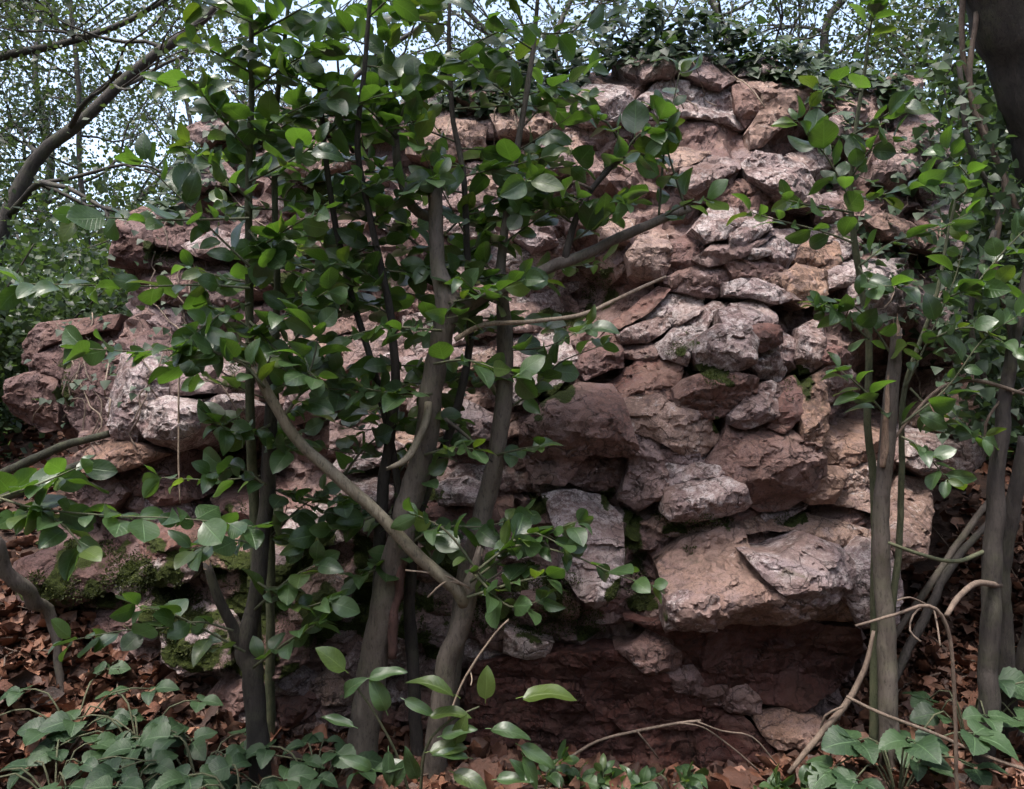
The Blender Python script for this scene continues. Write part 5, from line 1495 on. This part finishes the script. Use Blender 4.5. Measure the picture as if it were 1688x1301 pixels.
# shrubs
for j, (x, dd_, h, w, n, ls, lb) in enumerate([(60, 6.2, 1.5, 1.0, 7000, .065, 'dark evergreen shrub past the left end of the rock'), (-120, 5.4, 1.6, .9, 6000, .065, 'evergreen shrub at the left edge behind the logs'), (170, 7.4, 1.9, 1.1, 7000, .065, 'pale green shrub farther back left of the rock'), (-40, 8.6, 2.4, 1.5, 9000, .07, 'tall shrub filling the left woodland gap'), (330, 9.5, 2.6, 1.6, 7000, .07, 'shrub thicket rising behind the left shoulder of rock'),
        (1700, 4.8, 2.6, .8, 8000, .06, 'ivy-leaved thicket at the right edge above the litter bank'), (1640, 6.5, 2.6, 1.1, 8000, .065, 'dark shrub behind the right flank of the rock'), (1560, 8.0, 2.4, 1.3, 6000, .065, 'shrub deep in the wood on the right')]):
    p0 = at(x, 640, dd_); p0.z = gz(p0.x, p0.y)
    rng = np.random.default_rng(700 + j)
    T = thing('shrub', p0, lb, 'shrub', 'shrubs beside and behind the outcrop')
    tips = []
    for k in range(9):
        an = k * 2.4; L = w * rng.uniform(.3, .9)
        e_ = p0 + Vector((math.cos(an) * L, math.sin(an) * L * .7, h * rng.uniform(.5, 1.0)))
        m_ = p0 + Vector((math.cos(an) * L * .3, math.sin(an) * L * .25, h * .4))
        tube('stem', [p0 - Vector((0, 0, .05)), m_, e_], [.02, .014, .005], M_BGBARK, T, 6, .1, .1, 0, k)
        for s_ in np.linspace(.1, 1, 12): tips.append(tuple(p0.lerp(m_, s_ * 2) if s_ < .5 else m_.lerp(e_, s_ * 2 - 1)))
    tp = np.array(tips)
    pos = tp[rng.integers(len(tp), size=n)] + rng.normal(size=(n, 3)) * np.array([.3, .25, .24]) * w
    pos[:, 2] = np.maximum(pos[:, 2], p0.z + .02)
    fo = leaf_mass('foliage', pos, rand_dirs(n, -.2, rng), rand_dirs(n, 1.0, rng), rng.uniform(.6, 1.25, n) * ls, M_SHRUB, T, RHOMB, 1.1, p0)
    fo['kind'] = 'stuff'
# far wood closing the view; its unseen rear is added to block low sky light
n = 90000
an = RNG.uniform(-math.pi, math.pi, n); rad = RNG.uniform(15, 42, n)
pos = np.stack([np.sin(an) * rad, np.cos(an) * rad, np.zeros(n)], -1)
pos[:, 2] = ground_h(pos[:, 0], pos[:, 1]) + RNG.beta(1.1, 2.6, n) * np.where(np.abs(an) < .8, 5.0, 9.0)
fo = leaf_mass('far_wood', pos, rand_dirs(n), rand_dirs(n, .6), RNG.uniform(.18, .42, n), M_CROWN, None)
tag(fo, 'far-off mass of woodland foliage closing the view, its unseen rear added to block low sky light', 'woodland', kind='stuff')

n = 42000  # foliage ring out of view, added to cut sky light from the front
an = np.concatenate([RNG.uniform(.95, math.pi, n // 2), RNG.uniform(-math.pi, -.95, n - n // 2)]); rad = RNG.uniform(7, 13, n)
pos = np.stack([np.sin(an) * rad, np.cos(an) * rad, np.zeros(n)], -1)
clump = fbm(np.stack([an * 5, rad * .4, np.zeros(n)], -1), 3, 33)
pos[:, 2] = ground_h(pos[:, 0], pos[:, 1]) + RNG.beta(1.2, 1.3, n) * (8.5 + 3.0 * clump)
fo = leaf_mass('added_foliage_screen', pos, rand_dirs(n), rand_dirs(n, .6), RNG.uniform(.14, .34, n), M_CROWN, None)
tag(fo, 'unseen foliage ring added beside and behind the camera to block low sky light', 'woodland', kind='stuff')

# big dark trunk leaning in at upper right
b = stem_base(1760, 900, 3.4)
S = thing('leaning_tree', b, 'big black trunk leaning in at the upper right corner, ivy stems around it', 'tree')
tp = L3([(1830,560),(1775,330),(1718,130),(1672,0),(1625,-150),(1560,-420),(1500,-800)], 3.4, 3.0)
tube('trunk', [b + Vector((0, 0, -.1))] + tp, [.22,.2,.19,.18,.17,.16,.13,.08], M_BGBARK, S, 16, .05, .035, 0, 401)
for j, pp in enumerate([[(1700,420),(1660,300),(1610,180),(1585,60),(1590,-40)], [(1720,600),(1650,480),(1640,330),(1600,250),(1580,100)], [(1640,700),(1665,560),(1640,430),(1655,300),(1600,160),(1610,20)], [(1688,700),(1620,620),(1600,500),(1640,380)]]):
    tube('ivy_stem', L3(pp, 3.35, 3.2), [.012] * len(pp), M_BARK_DARK if j % 2 else M_TWIG, S, 6, .05, .15, 0, 410 + j)
rng = np.random.default_rng(44)
n = 2600
pp = np.stack([rng.normal(1640, 55, n), rng.uniform(-40, 720, n), rng.normal(3.45, .2, n)], -1)
pp = pp[(pp[:, 0] > 1440 + 90 * sm((pp[:, 1] - 200) / 200))]
pp = pp[~((pp[:, 1] < 330) & (pp[:, 0] > 1565 + .42 * pp[:, 1]))]
pos = np.array([tuple(at(*q)) for q in pp])
def shade_canopy(T, start, n_l, nleaf, seed, length):
    """unseen boughs and leaves added above the frame to shade the clearing"""
    rg = np.random.default_rng(seed)
    tips = []
    for k in range(n_l):
        an = k * 2.4 + rg.uniform(-.4, .4)
        segs = []
        grow(Vector(start[k % len(start)]), Vector((math.cos(an), math.sin(an), rg.uniform(.1, .5))).normalized(), length * rg.uniform(.8, 1.2), .05, 3, rg, segs, tips, .55, .06)
        limb_object(T, [q_ for q_ in segs if all(p_.z > 1.55 + .62 * max(p_.y, .6) for p_ in q_[0])])
    tpp = np.array([tuple(t_) for t_ in tips]); tpp = tpp[tpp[:, 2] > 1.55 + .62 * np.maximum(tpp[:, 1], .6)]
    ps = tpp[rg.integers(len(tpp), size=nleaf)] + rg.normal(size=(nleaf, 3)) * .2
    c_ = leaf_mass('crown', ps, rand_dirs(nleaf, -.3, rg), rand_dirs(nleaf, .8, rg), rg.uniform(.6, 1.3, nleaf) * .075, M_CROWN, T, RHOMB, 1.0, T.location)
    c_['kind'] = 'stuff'
shade_canopy(S, [tp[-1], tp[-2], tp[-1]], 6, 5000, 5, 1.5)  # unseen crown added above the frame to shade the right side
fo = leaf_mass('foliage', pos, rand_dirs(len(pos), -.4, rng), rand_dirs(len(pos), .8, rng) + np.array([0, -.4, 0]), rng.uniform(.6, 1.25, len(pos)) * .05, M_IVY, S, IVYL, 1.0, b)
fo['kind'] = 'stuff'

b = Vector((-3.4, 2.0, gz(-3.4, 2.0)))  # tree out of view, added so its crown shades the left side
S = thing('woodland_tree', b, 'unseen tree added beside the left bank so its boughs shade the clearing', 'tree')
tube('trunk', [b - Vector((0, 0, .1)), b + Vector((.1, .05, 1.8)), b + Vector((.3, .1, 3.6)), b + Vector((.5, .3, 5.2))], [.2, .16, .13, .08], M_BGBARK, S, 12, .1, .05, 0, 501)
shade_canopy(S, [b + Vector((.5, .3, 5.2)), b + Vector((.35, .15, 4.2)), b + Vector((.45, .25, 4.8))], 6, 4500, 9, 1.4)

# ------------------------------------------------------------------ leaf litter
rng = np.random.default_rng(88)
def litter_ok(x, y):
    return True
cand = []
tries = 0
while len(cand) < 290 and tries < 20000:
    tries += 1
    y = rng.uniform(2.45, 3.6); x = rng.uniform(-.7, .7) * y
    z = gz(x, y)
    py = CY - (z - CAMZ) / y * FPX; pxx = CX + x / y * FPX
    if not (-40 < pxx < 1730 and py < 1330): continue
    loc, nor = cast(pxx, py)
    if loc is not None and loc.y < y - .02: continue
    cand.append((x, y, z))
cand.sort(key=lambda c: c[1])
for k, (x, y, z) in enumerate(cand):
    a_ = rng.uniform(0, 6.28)
    ax = Vector((math.cos(a_), math.sin(a_), rng.uniform(-.15, .45)))
    nr = UP + Vector(rng.normal(size=3)) * .5
    o = put_leaf(None, Vector((x, y, z + .018 + rng.uniform(0, .02))), ax, nr, float(rng.uniform(.07, .14)), DEAD, 'dead_leaf')
    tag(o, 'curled brown dead leaf lying on the woodland litter', 'leaf', 'loose dead leaves on the litter')
n = 26000
y = np.concatenate([rng.uniform(2.2, 4.2, n // 2), rng.uniform(3.0, 8.0, n - n // 2)]); x = rng.uniform(-.78, .78, n) * y
z = ground_h(x, y)
DSH = np.array([(0, .45, -.06), (0, 0, 0.05), (0.22, 0.12, 0.2), (0.36, 0.36, 0.12), (0.25, 0.68, 0.3), (0.05, 1, 0.08), (-0.18, 0.74, 0.22), (-0.34, 0.5, 0.05), (-0.2, 0.15, 0.24)])
fo = leaf_mass('leaf_litter', np.stack([x, y, z + rng.uniform(0, .035, n)], -1), rand_dirs(n) * np.array([1, 1, .35]), rand_dirs(n, 1.6), rng.uniform(.03, .115, n), M_DEAD, None, DSH)
tag(fo, 'carpet of brown fallen leaves covering the ground', 'leaf litter', kind='stuff')

# dead twigs strewn in the litter
V, F, nb = [], [], 0
for k in range(230):
    y = rng.uniform(2.5, 4.2); x = rng.uniform(-.72, .72) * y
    a_ = rng.uniform(0, 6.28); L = rng.uniform(.06, .3)
    pts = []
    for t_ in (0, .35, .7, 1.0):
        qx, qy = x + math.cos(a_) * L * t_ + rng.normal() * .012, y + math.sin(a_) * L * t_ + rng.normal() * .012
        pts.append(Vector((qx, qy, gz(qx, qy) + .03 + rng.uniform(0, .02))))
    v, f = tube_data(pts, [.004, .0035, .003, .0015], 5, .08, .1, 0, k)
    V.append(v); F += [tuple(i + nb for i in q) for q in f]; nb += len(v)
fo = obj('twig_litter', new_mesh('twig_litter', np.concatenate(V), F, M_TWIG))
tag(fo, 'scatter of small dead twigs over the fallen leaves', 'twigs', kind='stuff')
